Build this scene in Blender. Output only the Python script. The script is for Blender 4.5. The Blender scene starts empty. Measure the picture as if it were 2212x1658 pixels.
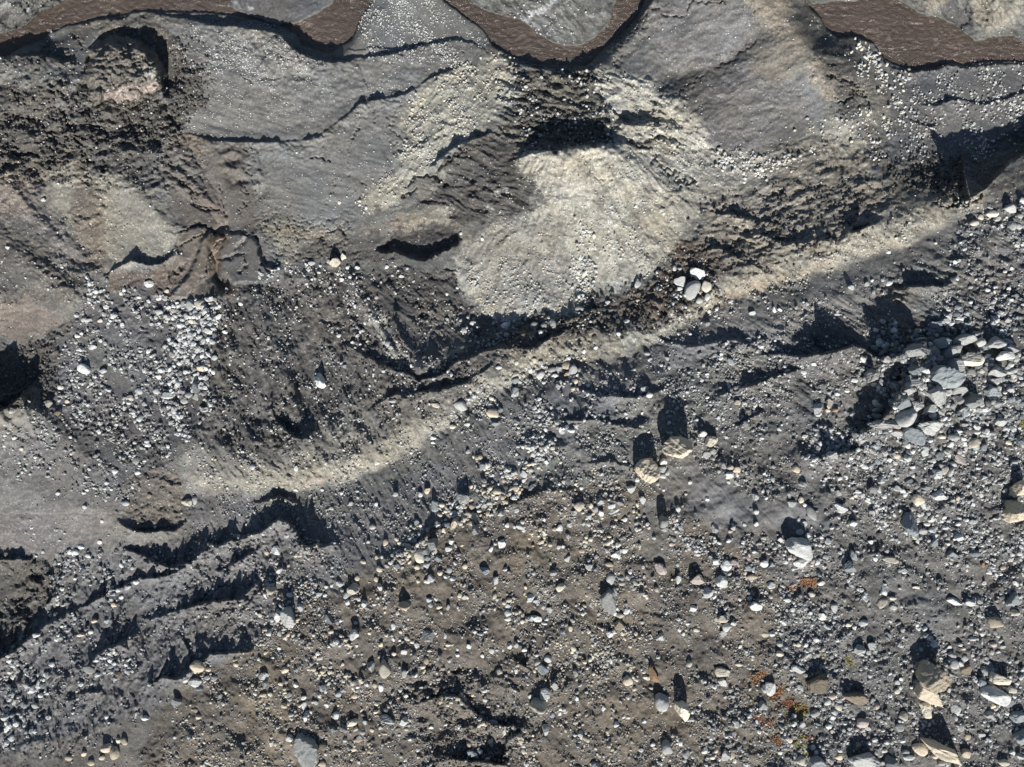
import bpy, math, random
import numpy as np

# ------------------------------------------------------------------ camera, light, exposure
scene = bpy.context.scene
CAM_H = 100.0                      # metres above the moraine
CU, CV = 1106.0, 829.0             # picture centre in survey units
F = 1476.0                         # focal length in the same units
S = CAM_H / F                      # metres per unit on the z = 0 plane

cd = bpy.data.cameras.new('camera')
cam = bpy.data.objects.new('camera', cd)
scene.collection.objects.link(cam)
cam.location = (0, 0, CAM_H)
cd.sensor_width = 36.0
cd.lens = 36.0 * F / 2212.0
cd.clip_start = 1.0
cd.clip_end = 12000.0
scene.camera = cam

SUN_EL, SUN_AZ = 33.0, 4.0         # degrees above the horizon; turn of the shadows to the left of picture-up
w = bpy.data.worlds.new('World'); scene.world = w; w.use_nodes = True
nt = w.node_tree
bg = nt.nodes['Background']
sky = nt.nodes.new('ShaderNodeTexSky'); sky.sky_type = 'NISHITA'; sky.sun_disc = False
sky.sun_elevation = math.radians(SUN_EL); sky.sun_rotation = math.radians(180 - SUN_AZ)
sky.altitude = 600
nt.links.new(sky.outputs[0], bg.inputs[0]); bg.inputs[1].default_value = 0.05
sl = bpy.data.lights.new('sun', 'SUN'); sl.energy = 5.0; sl.angle = math.radians(0.5); sl.color = (1.0, 0.95, 0.87)
so = bpy.data.objects.new('sun', sl); scene.collection.objects.link(so)
so.rotation_euler = (math.radians(90 - SUN_EL), 0, math.radians(SUN_AZ))
scene.view_settings.view_transform = 'Standard'; scene.view_settings.look = 'None'
scene.view_settings.exposure = 0.5; scene.view_settings.gamma = 1.0; scene.view_settings.use_curve_mapping = False

# ------------------------------------------------------------------ numpy helpers
rng = np.random.default_rng(7)
random.seed(7)

_perm = np.random.default_rng(11).permutation(256).astype(np.int32)
_perm = np.concatenate([_perm, _perm])
_ga = np.random.default_rng(12).uniform(0, 2 * np.pi, 256)
_gx = np.cos(_ga).astype(np.float32); _gy = np.sin(_ga).astype(np.float32)

def perlin(x, y, seed=0):
    x = np.asarray(x, np.float32) + seed * 17.31; y = np.asarray(y, np.float32) + seed * 9.77
    xi = np.floor(x).astype(np.int32); yi = np.floor(y).astype(np.int32)
    xf = x - xi; yf = y - yi
    xi &= 255; yi &= 255
    ux = xf * xf * xf * (xf * (xf * 6 - 15) + 10); uy = yf * yf * yf * (yf * (yf * 6 - 15) + 10)
    def g(ix, iy, dx, dy):
        h = _perm[(_perm[ix & 255] + iy) & 511] & 255
        return _gx[h] * dx + _gy[h] * dy
    n00 = g(xi, yi, xf, yf); n10 = g(xi + 1, yi, xf - 1, yf)
    n01 = g(xi, yi + 1, xf, yf - 1); n11 = g(xi + 1, yi + 1, xf - 1, yf - 1)
    a = n00 + ux * (n10 - n00); b = n01 + ux * (n11 - n01)
    return (a + uy * (b - a)) * 1.5

def fbm(x, y, wl, octaves=4, seed=0, gain=0.5):
    s = 0; a = 1.0; f = 1.0 / wl
    for k in range(octaves):
        s = s + a * perlin(x * f, y * f, seed + k * 3 + 1)
        a *= gain; f *= 2.03
    return s

def ridged(x, y, wl, octaves=4, seed=0, gain=0.5):
    s = 0; a = 1.0; f = 1.0 / wl
    for k in range(octaves):
        s = s + a * (1 - 2 * np.abs(perlin(x * f, y * f, seed + k * 5 + 2)))
        a *= gain; f *= 2.1
    return s

def smooth(t):
    t = np.clip(t, 0, 1); return t * t * (3 - 2 * t)

def poly_sd(u, v, pts):
    """signed distance, negative inside"""
    d = np.full(u.shape, 1e9, np.float32); inside = np.zeros(u.shape, bool)
    n = len(pts)
    for i in range(n):
        x0, y0 = pts[i]; x1, y1 = pts[(i + 1) % n]
        dx, dy = x1 - x0, y1 - y0
        t = np.clip(((u - x0) * dx + (v - y0) * dy) / (dx * dx + dy * dy + 1e-9), 0, 1)
        d = np.minimum(d, (u - x0 - t * dx) ** 2 + (v - y0 - t * dy) ** 2)
        if y0 != y1:
            c = ((y0 > v) != (y1 > v)) & (u < dx * (v - y0) / dy + x0)
            inside ^= c
    d = np.sqrt(d)
    return np.where(inside, -d, d)

def local(u, v, pts, pad):
    a = np.array([p[:2] for p in pts], float)
    return (u > a[:, 0].min() - pad) & (u < a[:, 0].max() + pad) & (v > a[:, 1].min() - pad) & (v < a[:, 1].max() + pad)

def poly_mask(u, v, pts, soft):
    m = np.zeros(u.shape, np.float32); k = local(u, v, pts, soft + 2)
    if k.any():
        sd = poly_sd(u[k], v[k], pts)
        m[k] = smooth(0.5 - sd / (2 * soft))
    return m

def line_dist(u, v, pts):
    """distance to a polyline, side (+ right of travel), value interpolated along it, fraction at ends"""
    d = np.full(u.shape, 1e9, np.float32); side = np.ones(u.shape, np.float32); val = np.zeros(u.shape, np.float32)
    over = np.zeros(u.shape, np.float32)
    n = len(pts) - 1
    for i in range(n):
        x0, y0 = pts[i][:2]; x1, y1 = pts[i + 1][:2]
        a0 = pts[i][2] if len(pts[i]) > 2 else 1; a1 = pts[i + 1][2] if len(pts[i + 1]) > 2 else 1
        dx, dy = x1 - x0, y1 - y0; L2 = dx * dx + dy * dy
        tr = ((u - x0) * dx + (v - y0) * dy) / L2; t = np.clip(tr, 0, 1)
        dd = (u - x0 - t * dx) ** 2 + (v - y0 - t * dy) ** 2
        k = dd < d
        cr = dx * (v - y0) - dy * (u - x0)
        L = math.sqrt(L2)
        ov = np.zeros(u.shape, np.float32)
        if i == 0: ov = np.maximum(ov, -tr * L)
        if i == n - 1: ov = np.maximum(ov, (tr - 1) * L)
        d = np.where(k, dd, d); side = np.where(k, np.sign(cr), side); val = np.where(k, a0 + t * (a1 - a0), val); over = np.where(k, ov, over)
    return np.sqrt(d), side, val, over

def stroke_mask(u, v, pts, width, soft):
    m = np.zeros(u.shape, np.float32); k = local(u, v, pts, width + soft + 2)
    if k.any():
        d, _, val, _ = line_dist(u[k], v[k], pts)
        m[k] = smooth(0.5 - (d - width * val / 2) / (2 * soft))
    return m

def blob_mask(u, v, cx, cy, rx, ry, rot=0.0):
    c, s = math.cos(math.radians(rot)), math.sin(math.radians(rot))
    x = (u - cx) * c + (v - cy) * s; y = -(u - cx) * s + (v - cy) * c
    return smooth(1.25 - 0.75 * np.sqrt((x / rx) ** 2 + (y / ry) ** 2) * 1.0)

# ------------------------------------------------------------------ survey grid
def margins(lo, hi, step):
    core = np.arange(lo, hi + step * .5, step)
    out = []; s = step; x = hi
    while x < hi + 60000:
        x += s; out.append(x); s *= (1.02 if x < hi + 160 else 1.35)
    out = np.array(out)
    return np.concatenate([(lo - (out - hi))[::-1], core, out])
US = margins(-14, 2226, 2.0); VS = margins(-14, 1672, 2.0)
U, V = np.meshgrid(US, VS)
U = U.astype(np.float32); V = V.astype(np.float32)
UC = np.clip(U, -260, 2470); VC = np.clip(V, -260, 1910)

def warp(u, v, k=1.0):
    return (u + k * (11 * fbm(u, v, 70, 3, 41) + 4.5 * perlin(u / 9, v / 9, 42)),
            v + k * (11 * fbm(u, v, 70, 3, 51) + 4.5 * perlin(u / 9, v / 9, 52)))
UW, VW = warp(UC, VC)
UW2, VW2 = warp(UC, VC, 0.35)

# ------------------------------------------------------------------ broad relief: surveyed spot heights (unit, unit, metres)
SPOT = {
 -160: [(-150,-12.5),(300,-12.5),(700,-12.5),(1100,-13),(1500,-10),(1750,-10),(2000,-11),(2360,-10)],
 50: [(-150,-12),(60,-13.4),(200,-13.8),(450,-13.8),(700,-13.6),(900,-12.9),(1080,-13.8),(1200,-13.2),(1400,-11.5),(1550,-9.6),(1680,-7.2),(1770,-11),(1900,-13.9),(2100,-13),(2360,-11)],
 130:[(-150,-12.5),(100,-11.5),(420,-12),(560,-12),(740,-12),(950,-12.2),(1100,-13),(1220,-13.2),(1330,-11.3),(1500,-9.8),(1650,-8.6),(1760,-7.3),(1850,-11.8),(2050,-13.3),(2360,-13.2)],
 230:[(-150,-11.2),(100,-10.4),(420,-11.3),(600,-11.8),(800,-11.4),(1000,-10),(1120,-10.5),(1230,-10.7),(1350,-9),(1450,-9.2),(1600,-9),(1750,-8.8),(1860,-10.6),(2050,-12.2),(2230,-12.3)],
 340:[(-150,-10),(130,-10),(400,-10.8),(620,-10.8),(800,-10.3),(950,-9.8),(1080,-8.6),(1250,-7.0),(1400,-7.0),(1550,-8.4),(1700,-8.0),(1880,-8.6),(1960,-9.4),(2040,-10.8),(2200,-10.6)],
 430:[(-150,-9),(120,-9.6),(400,-10.6),(620,-10.5),(820,-10),(1000,-9.4),(1150,-7.4),(1350,-7.0),(1480,-7.3),(1650,-7.6),(1820,-6.2),(2000,-5.4),(2120,-3.9),(2280,-2.6)],
 520:[(-150,-8.8),(120,-9.5),(330,-10.4),(520,-11),(700,-10.2),(900,-10.2),(1080,-8.4),(1250,-7.6),(1420,-7.7),(1600,-6.3),(1750,-5.0),(1900,-4.5),(2060,-3.6),(2280,-2)],
 610:[(-150,-8.6),(150,-9.8),(330,-10.4),(500,-10.9),(700,-9.6),(900,-9.9),(1060,-9.2),(1250,-8.2),(1400,-7.0),(1550,-5.2),(1700,-4.5),(1850,-3.6),(2030,-2.5),(2280,-1.2)],
 700:[(-150,-9.2),(120,-9.6),(320,-9.6),(480,-8.9),(640,-8.6),(780,-8.6),(920,-8.8),(1080,-8.4),(1250,-6.9),(1400,-5.7),(1550,-4.6),(1700,-3.2),(1850,-2.2),(2030,-.8),(2280,-.2)],
 800:[(-150,-10),(130,-9.3),(320,-9.0),(480,-7.8),(640,-7.4),(800,-6.9),(950,-5.7),(1080,-4.8),(1250,-4.2),(1400,-3.5),(1550,-2.7),(1700,-2.0),(1850,-1.0),(2030,.6),(2280,.8)],
 900:[(-150,-9.4),(120,-8.6),(320,-8.0),(480,-6.6),(640,-5.9),(780,-5.2),(900,-4.2),(1050,-3.9),(1250,-2.4),(1450,-1.7),(1650,-1.1),(1850,-.4),(2030,1.2),(2280,1.5)],
 1000:[(-150,-8.6),(120,-8.0),(320,-7.2),(480,-5.6),(640,-5.1),(780,-4.9),(900,-4.6),(1050,-2.5),(1250,-.9),(1450,-.6),(1650,-.3),(1900,.6),(2280,1.6)],
 1110:[(-150,-8.6),(120,-8.5),(280,-8.4),(420,-7.0),(560,-6.0),(720,-5.0),(860,-3.0),(1000,-1.0),(1250,0),(1600,.2),(1950,.9),(2280,1.7)],
 1240:[(-150,-10.8),(60,-10.4),(230,-9.0),(380,-6.8),(540,-4.4),(700,-1.9),(850,-.3),(1100,.3),(1500,.4),(1900,.9),(2280,1.4)],
 1380:[(-150,-9.6),(60,-9.0),(220,-7.0),(380,-4.6),(540,-2.0),(700,-.2),(900,.3),(1300,.6),(1800,1.0),(2280,1.4)],
 1520:[(-150,-7.4),(60,-6.6),(220,-4.5),(360,-2.4),(540,-.5),(800,.4),(1200,.6),(1700,1.0),(2280,1.5)],
 1658:[(-150,-5),(100,-3.8),(300,-2),(540,-.2),(900,.4),(1400,.8),(1900,1.3),(2280,1.8)],
 1820:[(-150,-3),(500,0),(1200,.6),(2280,2)],
}
cp = np.array([(a, vv, b) for vv, row in SPOT.items() for a, b in row], float)
def tps_fit(cp):
    P = cp[:, :2] / 500.0; n = len(P)
    r2 = ((P[:, None] - P[None]) ** 2).sum(-1)
    K = 0.5 * r2 * np.log(r2 + 1e-12) + np.eye(n) * 0.004
    A = np.zeros((n + 3, n + 3)); A[:n, :n] = K; A[:n, n] = 1; A[:n, n + 1:] = P; A[n, :n] = 1; A[n + 1:, :n] = P.T
    return P, np.linalg.solve(A, np.concatenate([cp[:, 2], np.zeros(3)]))
P_, W_ = tps_fit(cp)
def tps_eval(u, v):
    u = u / 500.0; v = v / 500.0
    s = W_[-3] + W_[-2] * u + W_[-1] * v
    for (px, py), wt in zip(P_, W_[:-3]):
        r2 = (u - px) ** 2 + (v - py) ** 2
        s = s + wt * 0.5 * r2 * np.log(r2 + 1e-12)
    return s
# evaluated on a coarse lattice, then smoothly resampled
cu = np.arange(-280, 2500, 20.0); cv = np.arange(-280, 1940, 20.0)
CG = tps_eval(*np.meshgrid(cu, cv))
def resample(G, u, v):
    x = (u + 280) / 20.0; y = (v + 280) / 20.0
    xi = np.clip(np.floor(x).astype(int), 1, G.shape[1] - 3); yi = np.clip(np.floor(y).astype(int), 1, G.shape[0] - 3)
    tx = (x - xi).astype(np.float32); ty = (y - yi).astype(np.float32)
    def wts(t):   # cubic B-spline
        return [(1 - t) ** 3 / 6, (3 * t ** 3 - 6 * t ** 2 + 4) / 6, (-3 * t ** 3 + 3 * t ** 2 + 3 * t + 1) / 6, t ** 3 / 6]
    wx, wy = wts(tx), wts(ty); s = 0
    for j in range(4):
        for i in range(4):
            s = s + wx[i] * wy[j] * G[yi + j - 1, xi + i - 1]
    return s
KZ = .72
Z = (resample(CG, UC, VC) * KZ).astype(np.float32)
far = smooth((np.maximum(np.abs(U - CU) - 1350, np.abs(V - CV) - 1070)) / 4000.0)

# ------------------------------------------------------------------ scarps, ridges, hollows, cracks
def scarp(pts, w=4.0, L=150.0, jag=0.0, wl=14.0, wrp=1.0, seed=0):
    """ground on the right-hand side of the line (below it in plan) stands A metres higher and eases off over L"""
    global Z
    uu = UC + wrp * (UW - UC) * 0.5; vv = VC + wrp * (VW - VC) * 0.5
    k = local(uu, vv, pts, L * 1.5)
    d, side, val, over = line_dist(uu[k], vv[k], pts)
    sd = d * side
    A = val * (1 + jag * (.75 * fbm(UC[k], VC[k], wl * 2.6, 2, 70 + seed) + .45 * perlin(UC[k] / wl * 1.7, VC[k] / wl * 1.7, 170 + seed)))
    A = np.where(val > 0, np.maximum(A, 0), 0)
    prof = np.where(sd > 0, smooth(sd / w) * np.exp(-np.maximum(sd - w, 0) / L * 2.2), 0)
    prof = prof * np.exp(-(over / (0.14 * L + 3)) ** 2)
    Z[k] += (A * prof).astype(np.float32)

def ridge(pts, A, wn, ws, wrp=0.6):
    """crest: falls off over wn to the north side (left of travel) and ws to the south side"""
    global Z
    uu = UC + wrp * (UW - UC); vv = VC + wrp * (VW - VC)
    k = local(uu, vv, pts, 3 * max(wn, ws))
    d, side, val, over = line_dist(uu[k], vv[k], pts)
    wd = np.where(side > 0, ws, wn)
    Z[k] += (A * val * np.exp(-(d / wd) ** 1.5) * np.exp(-(over / 30.0) ** 2)).astype(np.float32)

def hollow(pts, depth, soft, wrp=1.0):
    global Z
    m = poly_mask(UC + wrp * (UW - UC), VC + wrp * (VW - VC), pts, soft)
    Z -= depth * m

def crack(pts, depth, width, wrp=1.6):
    global Z
    uu = UC + wrp * (UW - UC); vv = VC + wrp * (VW - VC)
    k = local(uu, vv, pts, width * 4 + 30)
    d, _, val, _ = line_dist(uu[k], vv[k], pts)
    Z[k] -= (depth * smooth(1.2 - d / (width * np.maximum(val, .05)))).astype(np.float32)

# -- ground falls gently to the river before its low banks
near0 = np.zeros(U.shape, np.float32)
for p_, so_ in (([(925,-60),(1045,62),(1100,118),(1215,142),(1298,112),(1372,38),(1400,-60)], 30), ([(1748,12),(1788,62),(1852,80),(1905,120),(1978,155),(2055,134),(2130,130),(2330,150),(2330,40),(2100,60),(1905,-12)], 62), ([(-60,118),(95,88),(250,36),(400,24),(540,40),(640,72),(690,108),(735,100),(870,-60),(300,-60),(-60,60)], 22)):
    near0 = np.maximum(near0, smooth(1 - poly_sd(UC, VC, p_) / so_))
Z = (Z * (1 - near0) + near0 * np.minimum(Z, -13.75 * KZ)).astype(np.float32)
# -- pale diagonal ridge (crest along its upper edge, gully along its lower edge)
ridge([(380,985),(480,1000),(600,1010),(700,1000),(800,965),(900,920),(970,862),(1050,800),(1140,752),(1230,725),(1330,722),(1430,690),(1520,640),(1620,580),(1720,548),(1830,515),(1930,480),(2030,440),(2100,405),(2220,350)], .8, 42, 50)
ridge([(410,1065),(560,1075),(650,1066),(760,1040),(870,990),(960,925),(1050,862),(1150,812),(1260,780),(1350,775),(1450,722),(1560,650),(1660,618),(1800,585),(1920,545),(2040,495),(2130,440)], -0.75, 24, 30)
# -- secondary ribs left of centre (long dark north-facing flutes)
ridge([(760,610),(800,680),(860,760),(905,800)], 0.9, 40, 14)
ridge([(500,660),(520,760),(530,900)], -.5, 16, 16); ridge([(560,900),(640,930),(660,900),(640,820),(610,740)], -.7, 18, 18); ridge([(610,640),(600,720)], -.5, 20, 20)
ridge([(905,800),(960,775),(1020,745)], 0.7, 22, 30)
ridge([(480,640),(475,760),(450,880),(420,960)], 0.9, 28, 40)
ridge([(640,640),(650,740),(690,850),(720,900)], -0.5, 30, 30)
ridge([(560,640),(600,760),(640,880),(660,960)], 0.7, 30, 22)
ridge([(830,700),(850,740),(880,790)], -0.9, 10, 10)
ridge([(1000,560),(985,620),(1010,680),(1090,700),(1150,700)], -0.6, 20, 30)
# -- pale mound and its spurs
ridge([(1140,330),(1230,320),(1310,325),(1400,370),(1460,420)], 1.1, 20, 110)
ridge([(1180,330),(1190,420),(1150,500)], 0.5, 40, 30)
ridge([(1240,420),(1235,540),(1250,620)], -0.35, 22, 18)
ridge([(1300,180),(1370,170),(1440,210),(1520,270)], 0.9, 30, 50)
ridge([(1330,260),(1390,245),(1450,255)], -0.9, 16, 16)
ridge([(1230,335),(1250,400),(1300,460),(1320,560)], .45, 26, 20); ridge([(1330,335),(1370,400),(1400,470),(1390,560)], .5, 24, 24); ridge([(1290,330),(1300,390),(1350,460),(1360,560)], -.4, 18, 18)
ridge([(1060,560),(1100,620),(1180,660)], .4, 40, 40); ridge([(1150,470),(1130,560)], -.3, 20, 20)
# -- dark flank with narrow pale crest, upper right
ridge([(1560,-60),(1640,5),(1700,50),(1750,110),(1795,190),(1830,260)], 1.7, 55, 60)
ridge([(1440,170),(1540,150),(1640,80),(1690,50)], -1.2, 40, 28)
ridge([(1850,100),(1870,200),(1885,300),(1900,380)], 0.7, 40, 40)
# -- left side lobes
ridge([(150,330),(250,390),(330,460),(390,520)], 0.6, 50, 50)
ridge([(-60,470),(60,560),(160,640)], 0.8, 50, 60)
ridge([(-60,1000),(100,1080),(200,1100),(290,1140)], 0.6, 30, 60)
ridge([(10,60),(60,165),(130,185)], 0.9, 40, 30)
ridge([(0,240),(80,215),(160,250),(230,240)], 0.6, 30, 30)
ridge([(30,250),(90,270),(140,330)], -.9, 22, 22); ridge([(200,300),(260,330),(330,330)], .7, 28, 28); ridge([(210,270),(300,275),(380,262)], -.6, 14, 14)
ridge([(60,330),(90,400),(140,470),(200,560)], -.7, 20, 24); ridge([(250,380),(320,430),(370,500)], .8, 40, 36); ridge([(30,560),(100,600),(150,650)], .8, 34, 30); ridge([(20,400),(60,450),(90,520)], .5, 26, 26)
ridge([(540,380),(560,370),(575,385),(565,400),(545,398)], .35, 7, 7); ridge([(480,340),(500,330),(520,345),(510,370),(490,365)], .45, 8, 8)
# -- rounded mud hills beyond the river, top right
ridge([(1950,-70),(2010,0)], 1.6, 36, 36); ridge([(2130,-60),(2150,-10),(2170,30)], 2.0, 40, 46)
ridge([(2040,-40),(2080,40)], -1.2, 14, 14)
ridge([(60,-60),(30,10)], 2.0, 50, 40)

# -- river bed: everything inside these outlines is cut below the water sheet
RIVER = [
 [(-60,112),(0,78),(36,66),(60,54),(92,26),(140,4),(180,-20),(300,-50),(500,-60),(870,-60),(810,-5),(780,45),(755,85),(735,100),(715,116),(690,108),(655,98),(640,72),(600,52),(540,40),(470,28),(400,24),(330,26),(290,24),(250,36),(185,44),(140,55),(110,72),(95,88),(60,100),(10,125)],
 [(925,-60),(955,-8),(1000,30),(1045,62),(1062,98),(1100,118),(1150,138),(1215,142),(1270,140),(1298,112),(1345,72),(1372,38),(1390,10),(1400,-60),(1335,-60),(1332,0),(1318,50),(1285,85),(1245,102),(1195,98),(1160,75),(1125,45),(1060,30),(1020,8),(985,-60)],
 [(1748,12),(1775,40),(1788,62),(1810,82),(1852,80),(1890,95),(1905,120),(1940,140),(1978,155),(2015,148),(2055,134),(2085,142),(2130,130),(2212,134),(2330,150),(2330,88),(2212,100),(2188,80),(2135,82),(2105,90),(2088,75),(2060,55),(2020,38),(1990,32),(1950,10),(1905,-12),(1850,2),(1800,6)],
 [(-60,-60),(-60,-200),(2400,-200),(2330,-60),(1500,-75)],
]
BARS = [  # grey banks and bars standing a little above the water
 [(492,18),(520,30),(600,55),(645,50),(690,30),(720,10),(730,-30),(640,-30),(500,-10)],
]
WATER = -14.25 * KZ
rm = np.zeros(U.shape, np.float32)
for p in RIVER: rm = np.maximum(rm, poly_mask(UW2, VW2, p, 3.0))
for p in BARS: rm = np.minimum(rm, 1 - poly_mask(UW2, VW2, p, 4.0))
near = np.zeros(U.shape, np.float32)
for p in RIVER: near = np.maximum(near, poly_mask(UW2, VW2, p, 26.0))

# -- banks and scarps whose shadows are the black lines of the picture
scarp([(-60,124,1.21),(0,120,1.21),(40,121,0.99),(90,119,1.04),(130,128,0.83),(158,134,0.22)], 3, 120, .3, seed=1)
scarp([(175,48,0.12),(210,42,0.28),(262,40,0.60),(285,28,0.32),(330,26,0.08)], 3, 60, .3, seed=2)
scarp([(335,30,.3),(400,36,.7),(450,50,1.4),(520,58,1.6),(585,66,1.7),(612,78,2.1),(626,98,2.2),(650,114,2.1),(690,130,1.6),(722,135,1.3),(755,132,1.2),(770,122,.5),(810,119,.9),(870,108,.8),(930,94,.7),(985,84,.6),(1020,92,.5),(1040,106,.3)], 2.5, 200, .35, wrp=.7, seed=3)
scarp([(755,106,.25),(820,98,.3),(880,104,.3)], 2.5, 30, .3, seed=31)
scarp([(362,248,.45),(378,270,.6),(392,287,.6),(425,292,.4),(455,302,.6),(500,303,.5),(560,308,.6),(620,304,.55),(660,299,.6),(690,292,.5),(715,272,.35),(745,252,.4),(775,226,.7),(812,214,.75),(850,209,.6),(885,196,.55),(905,184,.35),(930,166,.6),(965,154,.5),(990,144,.3)], 2.5, 70, 1.0, wl=11, wrp=.5, seed=4)
scarp([(1098,128,.5),(1150,144,.9),(1215,148,.6),(1280,147,.9),(1296,134,.7),(1305,112,.5),(1330,95,.7),(1354,74,1.0),(1372,44,.8),(1390,24,1.1),(1412,-10,1.0),(1440,-60,1.0)], 3, 120, .35, wrp=.6, seed=5)
scarp([(1068,102,.3),(1100,122,.3)], 3, 40, .3, seed=6)
scarp([(1880,108,.3),(1930,143,.4),(1968,158,.5),(2010,154,.7),(2050,138,.7),(2090,146,.4),(2150,136,.3),(2212,140,.3)], 3, 50, .4, seed=7)
scarp([(1985,225,.1),(2020,224,.7),(2055,218,.9),(2080,214,.4),(2110,222,.5),(2150,214,.5),(2212,200,.4)], 3, 40, .8, seed=8)
scarp([(1965,258,.3),(1990,270,.5),(2020,272,.4)], 2, 20, .5, seed=9)
scarp([(1130,45,.5),(1160,92,.3),(1200,103,.2),(1250,104,.1)], -3 if False else 4, 30, .3, seed=10)
# cliff with the deep shadow, right edge
scarp([(2078,432,0.60),(2092,428,1.44),(2115,412,1.80),(2140,390,1.92),(2165,362,1.80),(2200,335,1.92),(2260,290,1.92),(2360,250,1.80)], 4, 120, .22, wl=30, wrp=.8, seed=11)
# west wall of that hollow
scarp([(2095,432,3.2),(2084,400,3.0),(2076,360,1.6),(2074,335,1.2),(2084,322,.6)], -3 if False else 3, 8, .2, wrp=.4, seed=12)
# pit below it
scarp([(1832,492,.8),(1845,494,1.8),(1868,490,1.8),(1888,484,1.0),(1900,478,.4)], 3, 30, .3, seed=13)
scarp([(1848,480,1.0),(1853,460,1.0),(1850,440,.7)], 2, 10, .1, seed=14)
# undercut behind the pale mound
scarp([(935,352,.8),(955,335,1.6),(985,318,1.4),(1020,300,1.2),(1050,290,.6)], 3, 60, .5, seed=15)
scarp([(1110,344,0.30),(1150,330,0.80),(1190,322,1.30),(1230,313,1.80),(1275,312,1.90),(1318,309,1.60),(1345,308,0.70),(1370,312,0.40),(1400,310,0.20)], 3, 130, .4, wl=18, seed=16)
scarp([(1320,238,.8),(1350,262,1.2),(1380,270,.9),(1420,258,.7)], 3, 40, .6, seed=17)
# cave pit at left
scarp([(222,598,.3),(255,572,.8),(280,562,1.6),(300,566,1.4),(330,572,1.1),(350,570,1.2),(376,552,1.2),(378,540,.4)], 2.5, 40, .25, seed=18)
# black corner left edge
scarp([(-80,884,5.5),(0,884,5.5),(22,876,4.8),(45,852,3.6),(62,836,1.8),(78,822,.6)], 4, 150, .25, wl=24, seed=19)
# ravine walls bottom-left corner
scarp([(-60,1216,1.0),(0,1212,1.0),(35,1206,1.0),(62,1206,.5)], 3, 30, .4, seed=20)
scarp([(-60,1425,2.0),(0,1422,2.0),(22,1408,1.8),(55,1386,1.5),(95,1350,1.0),(118,1330,.4)], 3, 60, .4, seed=21)
scarp([(100,1305,1.0),(112,1290,1.2),(122,1270,.8)], 3, 20, .2, seed=22)
# hollow at (330,1130)
scarp([(262,1128,.4),(285,1142,1.0),(320,1148,1.3),(350,1146,1.4),(378,1140,1.0),(395,1128,.3)], 3, 40, .5, seed=23)
# long shadow band under the bowl
scarp([(752,748,0.30),(800,770,0.68),(860,800,0.98),(905,822,1.20),(940,812,1.12),(985,782,1.27),(1040,760,1.12),(1100,742,0.90),(1135,715,0.52)], 4, 60, .5, wl=12, seed=24)
scarp([(800,880,.3),(850,850,.8),(940,840,.9),(1000,830,.6),(1060,790,.3)], 4, 40, .8, wl=10, seed=25)
scarp([(850,672,.7),(852,700,1.2),(868,735,1.1),(890,762,.4)][::-1], 2.5, 14, .4, seed=26)
scarp([(1180,702,.3),(1220,690,.5),(1265,672,.6),(1290,668,.5)], 3, 30, .8, wl=8, seed=27)
scarp([(1090,712,.4),(1140,722,.5),(1190,708,.3)], 3, 30, .8, wl=8, seed=28)
scarp([(590,890,.5),(625,935,1.4),(650,945,1.2),(668,930,.6)], 5, 40, .8, wl=10, seed=29)
# jagged slope shadows, lower left
scarp([(425,1168,0.54),(470,1178,1.30),(520,1160,1.40),(560,1150,1.73),(600,1120,1.94),(640,1135,2.38),(662,1180,2.16),(700,1178,1.30),(728,1172,0.43)], 4, 45, .75, wl=12, seed=32)
scarp([(560,1085,0.54),(585,1080,1.22),(612,1074,1.35),(634,1082,0.68)], 4, 30, .7, wl=9, seed=33)
scarp([(275,1186,0.54),(320,1200,1.49),(370,1222,2.16),(410,1215,2.03),(430,1190,1.22)], 4, 60, .6, wl=12, seed=34)
scarp([(255,1270,0.54),(300,1248,1.08),(350,1240,1.08),(400,1225,0.54)], 4, 30, .8, wl=10, seed=35)
scarp([(180,1452,0.47),(205,1420,1.23),(235,1400,1.13),(262,1388,1.23),(290,1368,0.57)], 4, 40, .8, wl=12, seed=36)
scarp([(325,1335,0.61),(380,1320,0.81),(430,1302,1.32),(470,1300,1.51),(520,1290,1.62),(548,1262,0.92)], 4, 50, .8, wl=11, seed=37)
scarp([(325,1475,0.54),(352,1462,1.08),(385,1464,1.22),(420,1440,1.22),(450,1412,0.81),(480,1410,1.22),(520,1408,0.81),(550,1398,0.41)], 4, 30, .8, wl=12, seed=38)
scarp([(390,1372,.4),(402,1400,.7),(410,1425,.6)], 3, 12, .4, seed=39)
scarp([(180,1500,.6),(215,1492,.6)], 3, 15, .6, seed=40)
scarp([(470,1230,0.41),(500,1215,1.08),(530,1195,1.08),(560,1185,0.41)], 4, 30, .9, wl=9, seed=44)
scarp([(120,1340,0.41),(170,1310,0.94),(225,1285,0.94),(245,1265,0.41)], 4, 30, .9, wl=9, seed=45)
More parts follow.
